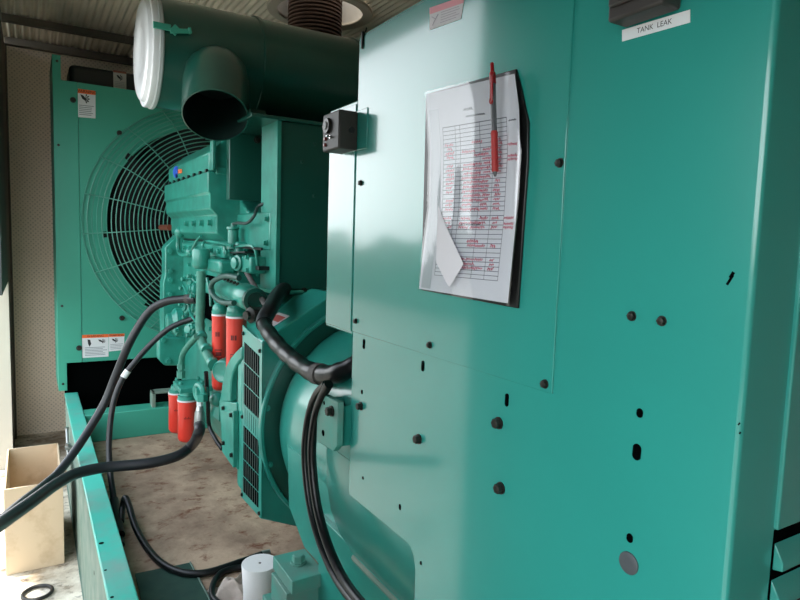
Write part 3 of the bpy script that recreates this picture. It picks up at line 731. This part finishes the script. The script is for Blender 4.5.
# aftercooler / intake manifold: profile (X,Z) along Y
yN, yE = 2.56, 3.50
zz = lambda x, y, X=EX: ax(x, y, X).z
P1 = [(.62, .245), (.62, .176), (.628, .170), (.628, .112), (.655, .085), (.655, .012), (.70, -.02), (1.25, -.02), (1.25, .26), (.62, .26)]
mb = MB(); mb.prism(P1, 'y', yN, yE); mani = mb.build('intake_manifold', m_grn, en, bevel=.006)
mb = MB()
for k in range(9):
    y = yN+.03+k*(yE-yN-.06)/8
    mb.box(.617, .64, y-.012, y+.012, .256, .270)
mb.build('clip_row', m_blk, mani)
for k in range(4):
    y = yN+.08+.15*k
    MB().hexbolt(V((.656, y, .055)), (-1, 0, 0), .013, .018).build('bolt', m_grn, en)
# upper cover: chamfered top
P2 = [(.625, .262), (.625, .335), (.70, .405), (.76, .415), (1.2, .415), (1.2, .262)]
mb = MB(); mb.prism(P2, 'y', yN+.0, yE-.09)
mb.build('top_cover', m_grn, en, bevel=.006)
mb = MB(); a = ay(212, 165, yN-.02)
mb.box(.63, .645, yN-.03, yN+.01, .262, .38); mb.box(.74, .775, yN-.05, yN+.01, .20, .385); mb.box(.65, .74, yN-.012, yN, .25, .28); mb.build('cover_rib', m_grn, en, bevel=.004)
# emblem on cover
def em(x, y): return ax(x, y, .6235)
def arcpoly(mb, cx_, cy_, r0, r1, a0, a1, sx=.6):
    n = 14
    for k in range(n):
        t0 = a0+(a1-a0)*k/n; t1 = a0+(a1-a0)*(k+1)/n
        mb.quad([em(cx_+sx*r0*math.cos(t0), cy_-r0*math.sin(t0)), em(cx_+sx*r1*math.cos(t0), cy_-r1*math.sin(t0)), em(cx_+sx*r1*math.cos(t1), cy_-r1*math.sin(t1)), em(cx_+sx*r0*math.cos(t1), cy_-r0*math.sin(t1))])
mb = MB(); arcpoly(mb, 176, 172, 2.2, 6, .9, 5.4, .5); mb.quad([em(175.5, 167), em(177.5, 166), em(177.5, 178), em(175, 178)]); eb = mb.build('emblem', m_blue, en)
mb = MB(); mb.quad([em(178, 169.5), em(182, 168.8), em(182, 173), em(178, 173.6)]); mb.build('emblem_tail', m_emr, eb)
# light flat plate nearer the camera (end of the aftercooler) and dark gap
a = ax(231, 213, .74); b = ax(270, 248, .74)
mb = MB(); mb.box(.74, 1.2, max(b.y, YA+.05), a.y, ax(250, 249, .74).z, ax(250, 213, .74).z); mb.build('aftercooler_end', m_grn, en, bevel=.006)
mb = MB(); mb.extr([ax(x, y, .75) for x, y in ((229, 201), (240, 200), (248, 212), (247, 216), (229, 216))], (.2, 0, 0)); mb.build('elbow_casting', m_grn, en, bevel=.008)
mb = MB(); mb.box(.705, .75, 2.16, 3.3, -.118, -.104); mb.build('gap_shade_strip', m_blk, en)  # black bar standing in for the shaded gap below the plate
for x, y in ((268, 219), (267, 243), (234, 218), (238, 239), (247, 250)): MB().hexbolt(ax(x, y, .739), (-1, 0, 0), .009, .014).build('bolt', m_grn, en)
# block
mb = MB(); mb.box(.70, 1.3, 2.42, 3.5, -.80, -.02); mb.box(.74, 1.3, 2.06, 2.42, -.80, z_b-.05); mb.build('engine_block', m_grn, en, bevel=.01)
mb = MB(); mb.prism([(.74, -.8), (1.24, -.8), (1.15, -1.08), (.85, -1.08)], 'y', 2.15, 3.45); mb.build('oil_pan', m_grn, en, bevel=.01)
# water rail and small ledges on block
mb = MB()
mb.box(.668, .71, 2.5, 3.3, -.09, -.035); mb.box(.675, .71, 2.4, 3.2, -.26, -.20); mb.box(.68, .71, 2.9, 2.98, -.3, -.05); mb.box(.68, .71, 2.6, 2.66, -.34, -.05)
mb.build('water_rail', m_grn, en, bevel=.008)
mb = MB()
for k in range(7):
    y = 2.42+.13*k
    for q, r in (((.668, y, -.062), .010), ((.70, y+.05, -.15), .009), ((.70, y, -.42), .010)): MB().hexbolt(q, (-1, 0, 0), r, r*1.4).build('bolt', m_grn, en)
# gear case at the front
YG = 3.42
def pg_(x, y): q = ay(x, y, YG); return (q.x, q.z)
gp = [pg_(*t) for t in ((165, 247), (178, 234), (235, 226), (235, 385), (170, 352), (163, 345), (163, 283), (165, 275))]
mb = MB(); mb.prism(gp, 'y', YG, YG+.1); mb.build('gear_case', m_grn, en, bevel=.006)
gq = [pg_(*t) for t in ((157, 336), (200, 336), (200, 364), (163, 364), (157, 358))]
mb = MB(); mb.prism(gq, 'y', YG-.05, YG+.02); mb.build('gear_case_foot', m_grn, en, bevel=.008)
for x, y in ((170, 251), (170, 271), (170, 280), (170, 294), (168, 318), (163, 340), (168, 361), (196, 341)):
    MB().hexbolt(ay(x, y, YG-.001 if y < 330 else YG-.051), (0, -1, 0), .014, .02).build('bolt', m_grn, en)
# bracket arm + small pipes at upper left
XE = .66
mb = MB(); mb.tube(spl([ax(180, 231, XE), ax(178, 240, XE), ax(179, 252, XE), ax(184, 255, XE), ax(192, 253, XE)]), .011, 8); mb.build('breather_pipe', m_grn, en)
for x, y, r_ in ((180, 232, .03), (190, 252, .022)): mb = MB(); mb.sph(ax(x, y, XE), r_, 1, 1, 1, 14); mb.build('pipe_union', m_grn, en)
for p_ in ([(192, 250, XE), (197, 240, XE), (201, 236, XE)], [(203, 250, .62), (203, 244, .62), (207, 241, .64), (225, 244, .66), (232, 246, .66)]):
    MB().tube(spl([ax(*t) for t in p_]), .006, 8).build('small_pipe', m_grn, en)
mb = MB(); mb.cyl(ax(161, 227.5, .66), ax(170, 227.5, .66), .016, seg=14); mb.build('copper_fitting', m_copper, en)
# small canister (breather) with side casting
q = ax(201, 263, .61); qq = ax(201, 249.5, .61)
s_ = 8.5*ax(201, 263, .61).length/614
mb = MB(); mb.lathe(V((q.x, q.y, zz(201, 269, .61))), (0, 0, 1), [(0, s_*.6), (.012, s_*.95), (.02, s_), (.075, s_), (.083, s_*.9), (.088, s_*.3)], 28)
mb.build('breather_canister', m_grn, en)
mb = MB(); a = ax(208, 258, .64); b = ax(222, 274, .64); mb.box(.63, .70, b.y, a.y+.05, b.z, a.z); mb.build('casting_block', m_grn, en, bevel=.012)
# fuel pump square body with round cap
a = ax(229, 254, .685); b = ax(250, 274, .685)
mb = MB(); mb.box(.685, .75, b.y, a.y, b.z, a.z); fp = mb.build('fuel_pump', m_grn, en, bevel=.008)
mb = MB(); c = ax(240, 263, .685); mb.lathe(c, (-1, -.25, 0), [(0, .030), (.014, .030), (.018, .022), (.028, .021), (.03, .012)], 28); mb.build('pump_cap', m_grn, fp)
for x, y in ((234, 257), (249, 257), (234, 270), (249, 270)): MB().hexbolt(ax(x-1, y, .6845), (-1, 0, 0), .008, .01).build('bolt', m_grn, fp)
mb = MB(); a = ax(217, 256, .70); b = ax(229.5, 273, .70); mb.box(.70, .74, b.y, a.y, b.z, a.z); MB().hexbolt(ax(223, 264, .70), (-1, 0, 0), .012, .012).build('bolt', m_grn, en); mb.build('pump_governor', m_grn, en, bevel=.006)
mb = MB(); mb.bar(ax(226, 253, .69), ax(250, 252, .69), .04, .006); mb.build('pump_gasket', m_blk, en)
# solenoid standing on the pump
q0 = ax(233, 249, .70); q1 = ax(233, 227, .70)
mb = MB(); mb.lathe(q0, q1-q0, [(0, .026), (.014, .026), (.015, .021), ((q1-q0).length-.012, .021), ((q1-q0).length-.009, .026), ((q1-q0).length, .025)], 22); mb.cyl(q1, q1+V((0, 0, .015)), .008, seg=10); mb.build('shutdown_solenoid', m_grn, en)
mb = MB(); mb.tube(spl([ax(233, 224, .70), ax(238, 223, .70), ax(247, 223, .70), ax(254, 216, .71), ax(258, 207, .73), ax(265, 203, .75)]), .006, 8); mb.build('solenoid_wire', mat('dark_green_wire', (34, 58, 54), .5), en)
mb = MB(); mb.tube(spl([ax(x, y, .70) for x, y in ((184, 239), (205, 241), (225, 244), (245, 247.5), (262, 249))]), .005, 6); mb.build('manifold_gap_shade', m_blk, en)  # thin black tube drawn as the shaded gap under the manifold
mb = MB(); mb.tube(spl([ax(236, 247, .69), ax(246, 245.5, .69), ax(254, 248, .70), ax(257, 262, .71), ax(257.5, 276, .72)]), .0055, 8); mb.build('fuel_line', m_grn, en)
# upright dusty coolant pipe
def px_r(w, Y): return w/2/614*Y*1.08
mb = MB(); mb.tube(spl([ax(201, 271, .58), ax(201, 284, .58), ax(200.5, 305, .58), ax(200, 328, .58), ax(203, 345, .58), ax(209, 358, .58), ax(214, 368, .59)]), .018, 16); mb.build('coolant_pipe', m_pipe, en)
for a, b in (((200.5, 274), (200.5, 276)), ((200.5, 281), (200.5, 283)), ((201, 335), (202, 337.5)), ((206, 348), (207, 350)), ((212, 362), (213.5, 364.5))):
    MB().cyl(ax(*a, .58), ax(*b, .58), .0215, seg=18).build('pipe_clamp', m_grn, en)
mb = MB(); mb.tube(spl([ax(197, 336, .56), ax(189, 345, .56), ax(183, 354, .56), ax(181, 366, .56), ax(181, 378, .56)]), .0125, 12); mb.cyl(ax(181, 364, .56), ax(181, 369, .56), .017, seg=6); mb.cyl(ax(181, 371, .56), ax(181, 378, .56), .019, seg=6); mb.build('fuel_hose', m_pipe, en)
# cluster of castings behind the pipe: pump body
MB().lathe(ax(181, 322, .66), (-1, 0, 0), [(0, .075), (.03, .075), (.05, .05), (.07, .045), (.075, .02)], 24).build('water_pump', m_grn, en)
MB().lathe(ax(171, 312, .68), (-1, -.4, 0), [(0, .06), (.04, .06), (.045, .045), (.02, .04)], 22).build('pump_inlet', m_grn, en)
for x, y, r in ((190, 282, .03), (192, 290, .035), (188, 300, .03), (195, 308, .04), (188, 330, .035), (193, 318, .03), (186, 309, .028)):
    c = ax(x, y, .655); MB().lathe(c+V((.02, 0, 0)), (-1, random.uniform(-.7, .1), random.uniform(-.3, .3)), [(0, r), (.02, r), (.024, r*.7), (.035, r*.66), (.036, r*.4)], random.choice((6, 8, 16))).build('pipe_fitting', m_grn, en, bevel=.002)
for x, y in ((185, 279), (191, 276), (183, 288), (194, 296), (186, 317), (178, 330), (190, 335), (195, 327), (182, 304)): MB().hexbolt(ax(x, y, .63), (-1, -.3, 0), .010, .018).build('bolt', m_grn, en)
for p_ in ([(183, 285, .63), (187, 294, .62), (190, 312, .62), (196, 322, .62)], [(207, 278, .63), (210, 292, .63), (211, 306, .63)], [(213, 280, .64), (214, 296, .63), (216, 304, .63)]):
    MB().tube(spl([ax(*t) for t in p_]), .006, 8).build('small_pipe', m_grn, en)
mb = MB(); mb.box(.69, .705, 2.4, 2.95, -.38, -.18); mb.build('painted_shadow_slab', m_void, en)  # black slab on the block face, painted shade between the castings
# horizontal oil cooler
q0 = ax(219, 282, .62); q1 = ax(256, 300, .62)
q1 = V((.632, ax(251, 300, .62).y, q0.z-.03)); q0 = V((.63, q0.y, q0.z-.012))
mb = MB(); L_ = (q1-q0).length; mb.lathe(q0, q1-q0, [(0, .026), (.01, .033), (L_*.7, .036), (L_*.72, .043), (L_-.03, .043), (L_-.02, .036), (L_, .03)], 28); mb.build('oil_cooler', m_grn, en)
mb = MB(); 
for k in range(6): q = q0.lerp(q1, .15+.1*k)+V((-.014, 0, .032)); MB().hexbolt(q, (-.3, 0, 1), .006, .008).build('bolt', m_bolt, en)
mb = MB(); mb.lathe(q1, q1-q0, [(-.01, .04), (.012, .04), (.014, .028), (.004, .024), (.003, .001)], 28); mb.build('cooler_port', m_drk, en)
mb = MB(); q = ax(253, 315, .60); mb.lathe(q, (-1, -.4, 0), [(-.03, .022), (.0, .026), (.012, .026), (.02, .016), (.03, .014)], 8); mb.build('oil_pressure_fitting', m_bolt, en)
mb = MB(); mb.tube(spl([ax(239, 278, .58), ax(226, 276, .57), ax(214, 281, .57), ax(211, 289, .57), ax(214, 296, .57), ax(222, 302, .57), ax(234, 303, .58)]), .0095, 12); mb.build('oil_hose', mat('dark_green_hose', (34, 78, 70), .45), en)
# filter heads for upper filters
XFa, XFb = .575, .60
def filt_geo(xl, xr, X):
    return (xr-xl)/2*ax((xl+xr)/2, 330, X).length/614*.96
FA = dict(x=236.5, r=filt_geo(226.5, 247, .63), X=.645, top=316, bot=385)
FB = dict(x=219.5, r=filt_geo(212.5, 227.5, .60)*1.02, X=.63, top=314, bot=390)
# lower fuel filters
FC_ = dict(x=187.5, r=filt_geo(178, 197, .575), X=.585, top=399, bot=441)
FD = dict(x=177.5, r=filt_geo(168.5, 186, .575), X=.60, top=392, bot=432)
for fdat, t in ((FA, 303), (FB, 303)):
    q = ax(fdat['x'], fdat['top'], fdat['X']); r = fdat['r']; h = zz(fdat['x'], t, fdat['X'])-q.z
    heads = MB(); heads.lathe(q, (0, 0, 1), [(0, r*1.02), (h*.3, r*1.04), (h*.32, r*.95), (h*.6, r*.95), (h*.8, r*.8), (h, r*.5)], 28)
    heads.build('filter_head', m_grn, en)
for fdat, t in ((FC_, 388), (FD, 385)):
    q = ax(fdat['x'], fdat['top'], fdat['X']); r = fdat['r']; h = zz(fdat['x'], t, fdat['X'])-q.z
    heads = MB(); heads.lathe(q, (0, 0, 1), [(0, r*.98), (h*.35, r*.98), (h*.4, r*.8), (h, r*.7)], 24)
    heads.build('filter_head', m_grn, en)
zl = ax(190, 384, .58).z
mb = MB(); q = [ax(x, y, .585) for x, y in ((173, 380), (207, 378), (213, 385))]
mb.extr([az(x, y, zl) for x, y in ((173, 381), (196, 378.5), (214, 380), (213, 386), (180, 389))], (0, 0, -.022)); mb.build('filter_bracket', m_grn, en, bevel=.003)
for x, y in ((177, 380), (181, 384), (198, 379), (202, 383)): MB().hexbolt(az(x, y, zl), (0, 0, 1), .008, .01).build('bolt', m_grn, en)
# banjo for supply hose
mb = MB(); c = ax(199.5, 392, .55); mb.ring(c, (-1, -.3, 0), .028, .012, 24, 10); mb.cyl(c+V((.03, 0, 0)), c+V((-.014, 0, 0)), .018, seg=16); mb.cyl(ax(202, 394, .55), ax(202, 401, .55), .022, seg=6); mb.build('hose_banjo', m_grn, en)
mb = MB(); mb.cyl(ax(200, 400, .55), ax(200, 406, .55), .013, seg=6); mb.build('chrome_nut', m_white, en)
mb = MB(); mb.tube(spl([ax(206, 372, .58), ax(207, 388, .59), ax(208, 402, .6), ax(209, 425, .62), ax(216, 440, .63), ax(222, 449, .64)]), .0085, 10); mb.build('drain_hose', m_blk, en)
# starter / flywheel housing
mb = MB()
fw = [(.64, -.34), (.60, -.40), (.60, -.86), (.66, -.93), (1.3, -.93), (1.36, -.86), (1.36, -.34), (1.2, -.2), (.8, -.2)]
mb.prism(fw, 'y', 2.002, 2.06); 
mb.build('flywheel_housing', m_grn, en, bevel=.01)
XH = .592
outer = [(219, 402), (221, 392), (222.5, 380), (225, 368), (230, 358), (236, 351), (241.5, 346)]
inner = [(230, 402), (230, 392), (230.5, 382), (232, 374), (235, 367), (238.5, 362), (241.5, 359)]
mb = MB(); mb.extr([ax(x, y, XH) for x, y in outer + inner[::-1]], (.03, 0, 0)); mb.build('housing_arch', m_grn, en, bevel=.006)
mb = MB(); mb.extr([ax(x, y, XH+.022) for x, y in inner + [(241.5, 402)]], (.01, 0, 0)); mb.build('arch_recess_shade', m_drk, en)  # dark plane imitates the shade inside the arch
mb = MB(); a = ax(217.5, 371, XH); d_ = V((-.75, -.66, 0)).normalized()
mb.lathe(a-d_*.05+V((.03, 0, 0)), d_, [(0, .05), (.05, .046), (.075, .042), (.08, .036), (.076, .030)], 28); mb.build('starter_nose', m_grn, en)
mb = MB(); a = ax(221, 402, .605); b = ax(239, 455, .605)
mb.extr([ax(x, y, .593) for x, y in ((219, 400), (236, 403), (237, 470), (222, 450))], (.03, 0, 0)); mb.build('starter_mount', m_grn, en, bevel=.004)
mb = MB(); mb.extr([ax(x, y, .580) for x, y in ((221, 411), (233, 411), (233, 468), (222, 452))], (.02, 0, 0)); mb.build('cover_plate', m_grn, en, bevel=.003)
for x, y in ((224, 408), (231.5, 415), (224, 443), (232, 455)): MB().hexbolt(ax(x, y, .5795 if y > 410 else .5925), (-1, 0, 0), .007, .008).build('bolt', m_bolt, en)
mb = MB(); mb.extr([ax(x, y, .62) for x, y in ((207, 400), (219, 402), (219, 422), (212, 416))], (.08, 0, 0)); mb.sph(ax(217, 399, .62), .03, 1, 1.2, 1, 14); mb.build('starter_motor', m_grn, en, bevel=.004)

# red filters: own things
def filt(d, label, group, printed=True):
    q = ax(d['x'], d['top'], d['X']); zb_ = zz(d['x'], d['bot'], d['X']); h = q.z-zb_; r = d['r']
    t = thing('red_filter', label, 'filter', (q.x, q.y, zb_), group)
    mb = MB(); mb.lathe((q.x, q.y, zb_), (0, 0, 1), [(0, r*.55), (.006, r*.84), (.014, r*.96), (.022, r), (h-.02, r), (h-.012, r*1.03), (h-.004, r*1.03)], 36); mb.build('canister', m_red, t)
    mb = MB(); mb.cyl((q.x, q.y, zb_+h-.006), (q.x, q.y, zb_+h+.001), r*1.045, seg=36); mb.build('gasket_rim', m_fade, t)
    # printed marks wrapped round the can
    mb = MB()
    def C(a, z): return V((q.x+math.cos(a)*(r+.0006), q.y+math.sin(a)*(r+.0006), z))
    base_a = math.atan2(-q.y, -q.x)
    def patch(a0, a1, z0, z1, n=6):
        for k in range(n):
            u0 = base_a+a0+(a1-a0)*k/n; u1 = base_a+a0+(a1-a0)*(k+1)/n
            mb.quad([C(u0, z0), C(u1, z0), C(u1, z1), C(u0, z1)])
    if printed:
        zt_ = q.z-.085
        patch(-.55, -.35, zt_, zt_+.018); patch(-.3, -.22, zt_, zt_+.018); patch(-.16, .02, zt_, zt_+.018)
        z1 = q.z-.14
        patch(-.6, .35, z1, z1+.004); patch(-.6, .35, z1-.032, z1-.028); patch(-.6, -.56, z1-.03, z1); patch(.31, .35, z1-.03, z1); patch(-.5, .25, z1-.022, z1-.006)
    else:
        zt_ = q.z-h*.42
        for k in range(5): patch(-.35+.14*k, -.28+.14*k, zt_, zt_+.006+.004*(k % 2))
    mb.build('printed_marks', m_redink, t)
filt(FA, 'red spin-on filter with dark printing, nearest the louvred alternator panel', 'upper red filters')
filt(FB, 'tall red spin-on filter, farther one of the upper pair on the engine', 'upper red filters')
filt(FC_, 'red fuel filter hanging low in front of the black supply hose fitting', 'lower red filters', False)
filt(FD, 'red fuel filter hanging low and farthest left, behind another one', 'lower red filters', False)

# ------------------------------------------------------------------ loose hoses and cables
def hose(name, label, pts, r, m, n=8, seg=14):
    mb = MB(); mb.tube(spl(pts, n), r, seg); return tag(mb.build(name, m), label, 'hose' if 'hose' in name else 'cable')
hA = [ay(x, y, Y) for x, y, Y in ((196, 299, 2.85), (184, 299, 2.9), (165, 302, 2.95), (148, 313, 3.0), (130, 342, 3.02), (116, 375, 3.05), (105, 402, 3.05), (90, 428, 3.02), (75, 451, 2.95), (58, 473, 2.86), (47, 483, 2.78), (36, 492, 2.68), (22, 503, 2.5), (2, 520, 2.25))]
tA = thing('engine_hose', 'thicker black hose arching from the engine across the radiator and over the rail', 'hose', hA[-1])
mb = MB(); mb.tube(spl(hA), .0185, 16); mb.build('rubber_hose', m_hose, tA)
mb = MB(); mb.cyl(hA[0]+V((.03, 0, 0)), hA[0].lerp(hA[1], .9), .022, seg=14); mb.build('end_fitting', m_sleeve, tA)
fq = ax(200, 406, .55)
hB = [ax(199.5, 424, .545), ax(199, 432, .535), ay(192, 445, 2.52), ay(177, 456, 2.5), ay(150, 463, 2.5), ay(120, 466, 2.52), ay(100, 468, 2.52), ay(75, 474, 2.48), ay(55, 485, 2.38), ay(30, 503, 2.2), ay(0, 524, 2.0), ay(-40, 552, 1.7)]
tB = thing('supply_hose', 'heavy black hose with crimped end running low from the filters across the rail', 'hose', hB[-1])
mb = MB(); mb.tube(spl(hB), .0205, 16); mb.build('rubber_hose', m_hose, tB)
mb = MB(); mb.lathe(fq, ax(199.5, 426, .545)-fq, [(0, .012), (.01, .015), (.02, .016), (.022, .019), (.075, .0215), (.08, .020)], 16); mb.build('crimp_fitting', m_grey, tB)
hC = [ay(x, y, Y) for x, y, Y in ((204, 317, 2.8), (192, 319, 2.85), (170, 328, 2.88), (150, 345, 2.9), (135, 362, 2.9), (122, 380, 2.9), (113, 405, 2.88), (109, 440, 2.84), (110, 470, 2.78), (114, 500, 2.72), (117.5, 520, 2.66))] + [az(121, 545, ZI+.013)]
tC = thing('drop_hose', 'thinner black hose with white band dropping from the engine to the floor', 'hose', hC[-1])
mb = MB(); mb.tube(spl(hC), .0125, 14); mb.build('rubber_hose', m_hose, tC)
s = spl(hC); i = min(range(len(s)), key=lambda k: (s[k]-ay(122.5, 375, 2.9)).length)
mb = MB(); mb.tube(s[i-2:i+2], .0142, 14); mb.build('white_band', m_lbl, tC)
mb = MB(); mb.cyl(az(120, 535, ZI+.02), hC[-3], .018, seg=12); mb.build('lower_fitting', m_blk, tC)
hD = [az(121, 522, ZI+.03), az(122.5, 508, ZI+.06), az(125, 498, ZI+.10), az(129, 506, ZI+.08), az(135, 526, ZI+.04)] + [az(x, y, ZI+.016) for x, y in ((146, 546), (160, 562), (180, 572), (205, 573), (238, 563), (262, 554.5))]
tD = thing('floor_hose', 'black hose looping on the floor with a bright metal end', 'hose', hD[6])
mb = MB(); mb.tube(spl(hD), .0125, 14); mb.build('rubber_hose', m_blk, tD)
mb = MB(); mb.cyl(hD[-1], az(270, 552, ZI+.018), .013, .011, 14); mb.build('metal_end', m_grey, tD)
hE = [az(x, y, ZI+.014) for x, y in ((262, 567), (250, 567), (236, 568), (221, 573), (213, 585), (214, 599), (232, 612), (245, 620))]
tag(MB().tube(spl(hE), .0105, 12).build('curled_hose', m_blk), 'short black hose curling on the floor left of the white roll', 'hose')
# taped conduit
hF = [ax(286, 288, .80), ax(279, 293, .72), ax(270, 309, .625), ax(264, 323, .585), ax(272, 337, .565), ax(284, 351, .555), ax(298, 363, .55), ax(315, 373, .545), ax(334, 374, .55), ax(356, 365, .58), ax(385, 352, .64)]
tF = thing('taped_conduit', 'fat black taped conduit sagging from the housing into the cabinet', 'conduit', hF[7])
sp = spl(hF, 10)
mb = MB(); mb.tube(sp[28:], lambda t: .021+.0012*math.sin(t*60), 20); mb.build('taped_loom', m_tape, tF)
mb = MB(); mb.tube(sp[:32], .024, 20); mb.build('outer_sleeve', m_hose, tF)
k = min(range(len(sp)), key=lambda i: (sp[i]-ax(321, 375, .546)).length)
mb = MB(); mb.tube(sp[k-2:k+2], .0245, 20); mb.build('clamp_band', m_sleeve, tF)
for i, (dx, X) in enumerate(((0, .518), (7, .498))):
    hG = [ax(x+dx*(1 if y > 390 else .4), y, X) for x, y in ((326, 384), (316, 395), (309, 415), (305, 445), (306, 475), (311, 510), (321, 545), (336, 578), (356, 605), (385, 635))]
    tag(MB().tube(spl(hG), .0085 if i == 0 else .0095, 14).build('down_cable', m_tape), ['black cable hanging below the conduit, left one of the two', 'black cable hanging below the conduit, right one of the two'][i], 'cable', 'cables hanging below the conduit')
hH = [ax(246, 271, .70), ax(251, 280, .69), ax(258, 292, .67), ax(264, 302, .65), ax(272, 312, .63)]
tag(MB().tube(spl(hH), .010, 12).build('sleeved_cable', m_sleeve), 'grey sleeved cable slanting from the fuel pump behind the conduit', 'cable')

# ------------------------------------------------------------------ things on the floor
# cream bin
bn = thing('cream_bin', 'cream plastic open bin on the concrete left of the rail', 'bin', (-.01, 3.4, ZF))
YBf = 3.2; a = ay(5, 487, YBf); b = ay(61.5, 483, YBf); xl_, xr_ = XL+.003, ay(64, 530, YBf).x
zt1 = ay(35, 485, YBf).z; YBb = ay(40, 446, 3.75).y; zt2 = ay(35, 446, YBb).z
mb = MB(); t = .008
mb.box(xl_, xr_, YBf, YBf+t, ZF+.001, zt1); mb.build('front_wall', m_cream, bn, bevel=.002)
mb = MB(); mb.box(xl_, xr_, YBb, YBb+t, ZF+.001, zt2); mb.build('back_wall', m_cream, bn, bevel=.002)
mb = MB(); mb.prism([(YBf+t, ZF+.001), (YBb, ZF+.001), (YBb, zt2), (YBf+t, zt1)], 'x', xr_-t, xr_); mb.prism([(YBf+t, ZF+.001), (YBb, ZF+.001), (YBb, zt2), (YBf+t, zt1)], 'x', xl_, xl_+t); mb.build('side_walls', m_cream, bn, bevel=.002)
mb = MB(); mb.box(xl_+t, xr_-t, YBf+t, YBb, ZF+.001, zt1-.25); mb.build('bottom', m_cream, bn)
# ring at lower left
q = az(37.5, 594, ZF+.004)
tag(MB().ring(q+V((0, 0, .006)), (0, 0, 1), .056, .008, 40, 10).build('black_ring', m_ring), 'black ring lying on the bright concrete at the lower left', 'ring')
# dark floor plate
pts = [az(x, y, ZI+.0005) for x, y in ((135, 575), (190, 564), (209, 600), (222, 628), (150, 640))]
pl_ = thing('floor_plate', 'dark green steel plate lying on the rusty floor beside the rail', 'plate', sum(pts, V())/5)
mb = MB(); mb.extr(pts, (0, 0, .006)); mb.build('sheet', m_plate, pl_, bevel=.001)
mb = MB(); mb.tube([pts[1]+V((0, 0, .007)), pts[2]+V((0, 0, .007)), pts[3]+V((0, 0, .007))], .003, 6); mb.build('pale_edge', m_dust, pl_)
# paper roll
q = az(259, 603, ZI)
ztop = q.z+ .15
qt = az(260, 563, ztop)
rl = thing('paper_roll', 'white paper roll standing on the floor beside the green foot', 'roll', (qt.x, qt.y, ZI))
Rr = .5*17.5*2/614*1.9*1.0
mb = MB(); mb.lathe((qt.x, qt.y, ZI+.001), (0, 0, 1), [(0, Rr*.94), (.06, Rr*.93), (.148, Rr*1.04), (.15, Rr*1.02), (.1502, .006), (.142, .005)], 40); mb.build('paper_body', m_rollw, rl)
mb = MB(); mb.cyl((qt.x, qt.y, ZI+.14), (qt.x, qt.y, ZI+.1508), .004, seg=12); mb.build('core_hole', m_sleeve, rl)
# crumpled rag
q = az(234, 596, ZI)
def rg(u, v):
    x = (u-.5)*.12; y = (v-.5)*.13; rr = math.hypot(u-.5, v-.5)*2
    z = max(0, .06*(1-rr**2)) + .012*math.sin(u*17+v*5)*math.cos(v*13-u*4)*(1 if rr < 1 else .3)
    return V((q.x+x+.012*math.sin(v*11), q.y+y+.01*math.sin(u*9), ZI+.003+max(0, z)))
mb = MB(); mb.grid(rg, 30, 30); tag(mb.build('rag', m_rag), 'crumpled pale rag on the floor beside the white roll', 'rag')

# ------------------------------------------------------------------ camera
cam = bpy.data.cameras.new('camera'); co = bpy.data.objects.new('camera', cam); COL.objects.link(co)
cam.sensor_width = 36; cam.lens = F/800*36; cam.clip_start = .02; cam.clip_end = 200
# camera axes expressed in world coordinates
right = V((Xd.x, Yd.x, -Zd.x)); down = V((Xd.y, Yd.y, -Zd.y)); fwd = V((Xd.z, Yd.z, -Zd.z))
co.matrix_world = M((right, -down, -fwd)).transposed().to_4x4()
sc.camera = co

# ------------------------------------------------------------------ light
w = bpy.data.worlds.new('sky'); sc.world = w; w.use_nodes = True; nt = w.node_tree; N = nt.nodes; L = nt.links
bg = N['Background']; tc = N.new('ShaderNodeTexCoord'); sx = N.new('ShaderNodeSeparateXYZ'); L.new(tc.outputs['Generated'], sx.inputs[0])
r = N.new('ShaderNodeValToRGB'); e = r.color_ramp.elements
e[0].position = .1; e[0].color = (.94, .98, 1, 1); e[1].position = .8; e[1].color = (.42, .5, .6, 1)
L.new(sx.outputs['Z'], r.inputs['Fac']); L.new(r.outputs['Color'], bg.inputs['Color']); bg.inputs['Strength'].default_value = 3.2
dn = N.new('ShaderNodeVectorMath'); dn.operation = 'DOT_PRODUCT'; dn.inputs[1].default_value = V((-.62, .74, .28)).normalized(); L.new(tc.outputs['Generated'], dn.inputs[0])
mr = N.new('ShaderNodeMapRange'); mr.interpolation_type = 'SMOOTHSTEP'; mr.inputs['From Min'].default_value = .55; mr.inputs['From Max'].default_value = .95; mr.inputs['To Min'].default_value = 1; mr.inputs['To Max'].default_value = 1.0; L.new(dn.outputs['Value'], mr.inputs['Value'])
mm = N.new('ShaderNodeMath'); mm.operation = 'MULTIPLY'; mm.inputs[1].default_value = 2.6; L.new(mr.outputs['Result'], mm.inputs[0]); L.new(mm.outputs[0], bg.inputs['Strength'])
sun = bpy.data.lights.new('sun', 'SUN'); so = bpy.data.objects.new('sun', sun); COL.objects.link(so)
sun.energy = 5.2; sun.angle = .03; sun.color = (1, .95, .86)
so.rotation_euler = V((.085, -.08, -.9)).to_track_quat('-Z', 'Y').to_euler()
sc.view_settings.view_transform = 'Standard'; sc.view_settings.look = 'None'; sc.view_settings.exposure = .92
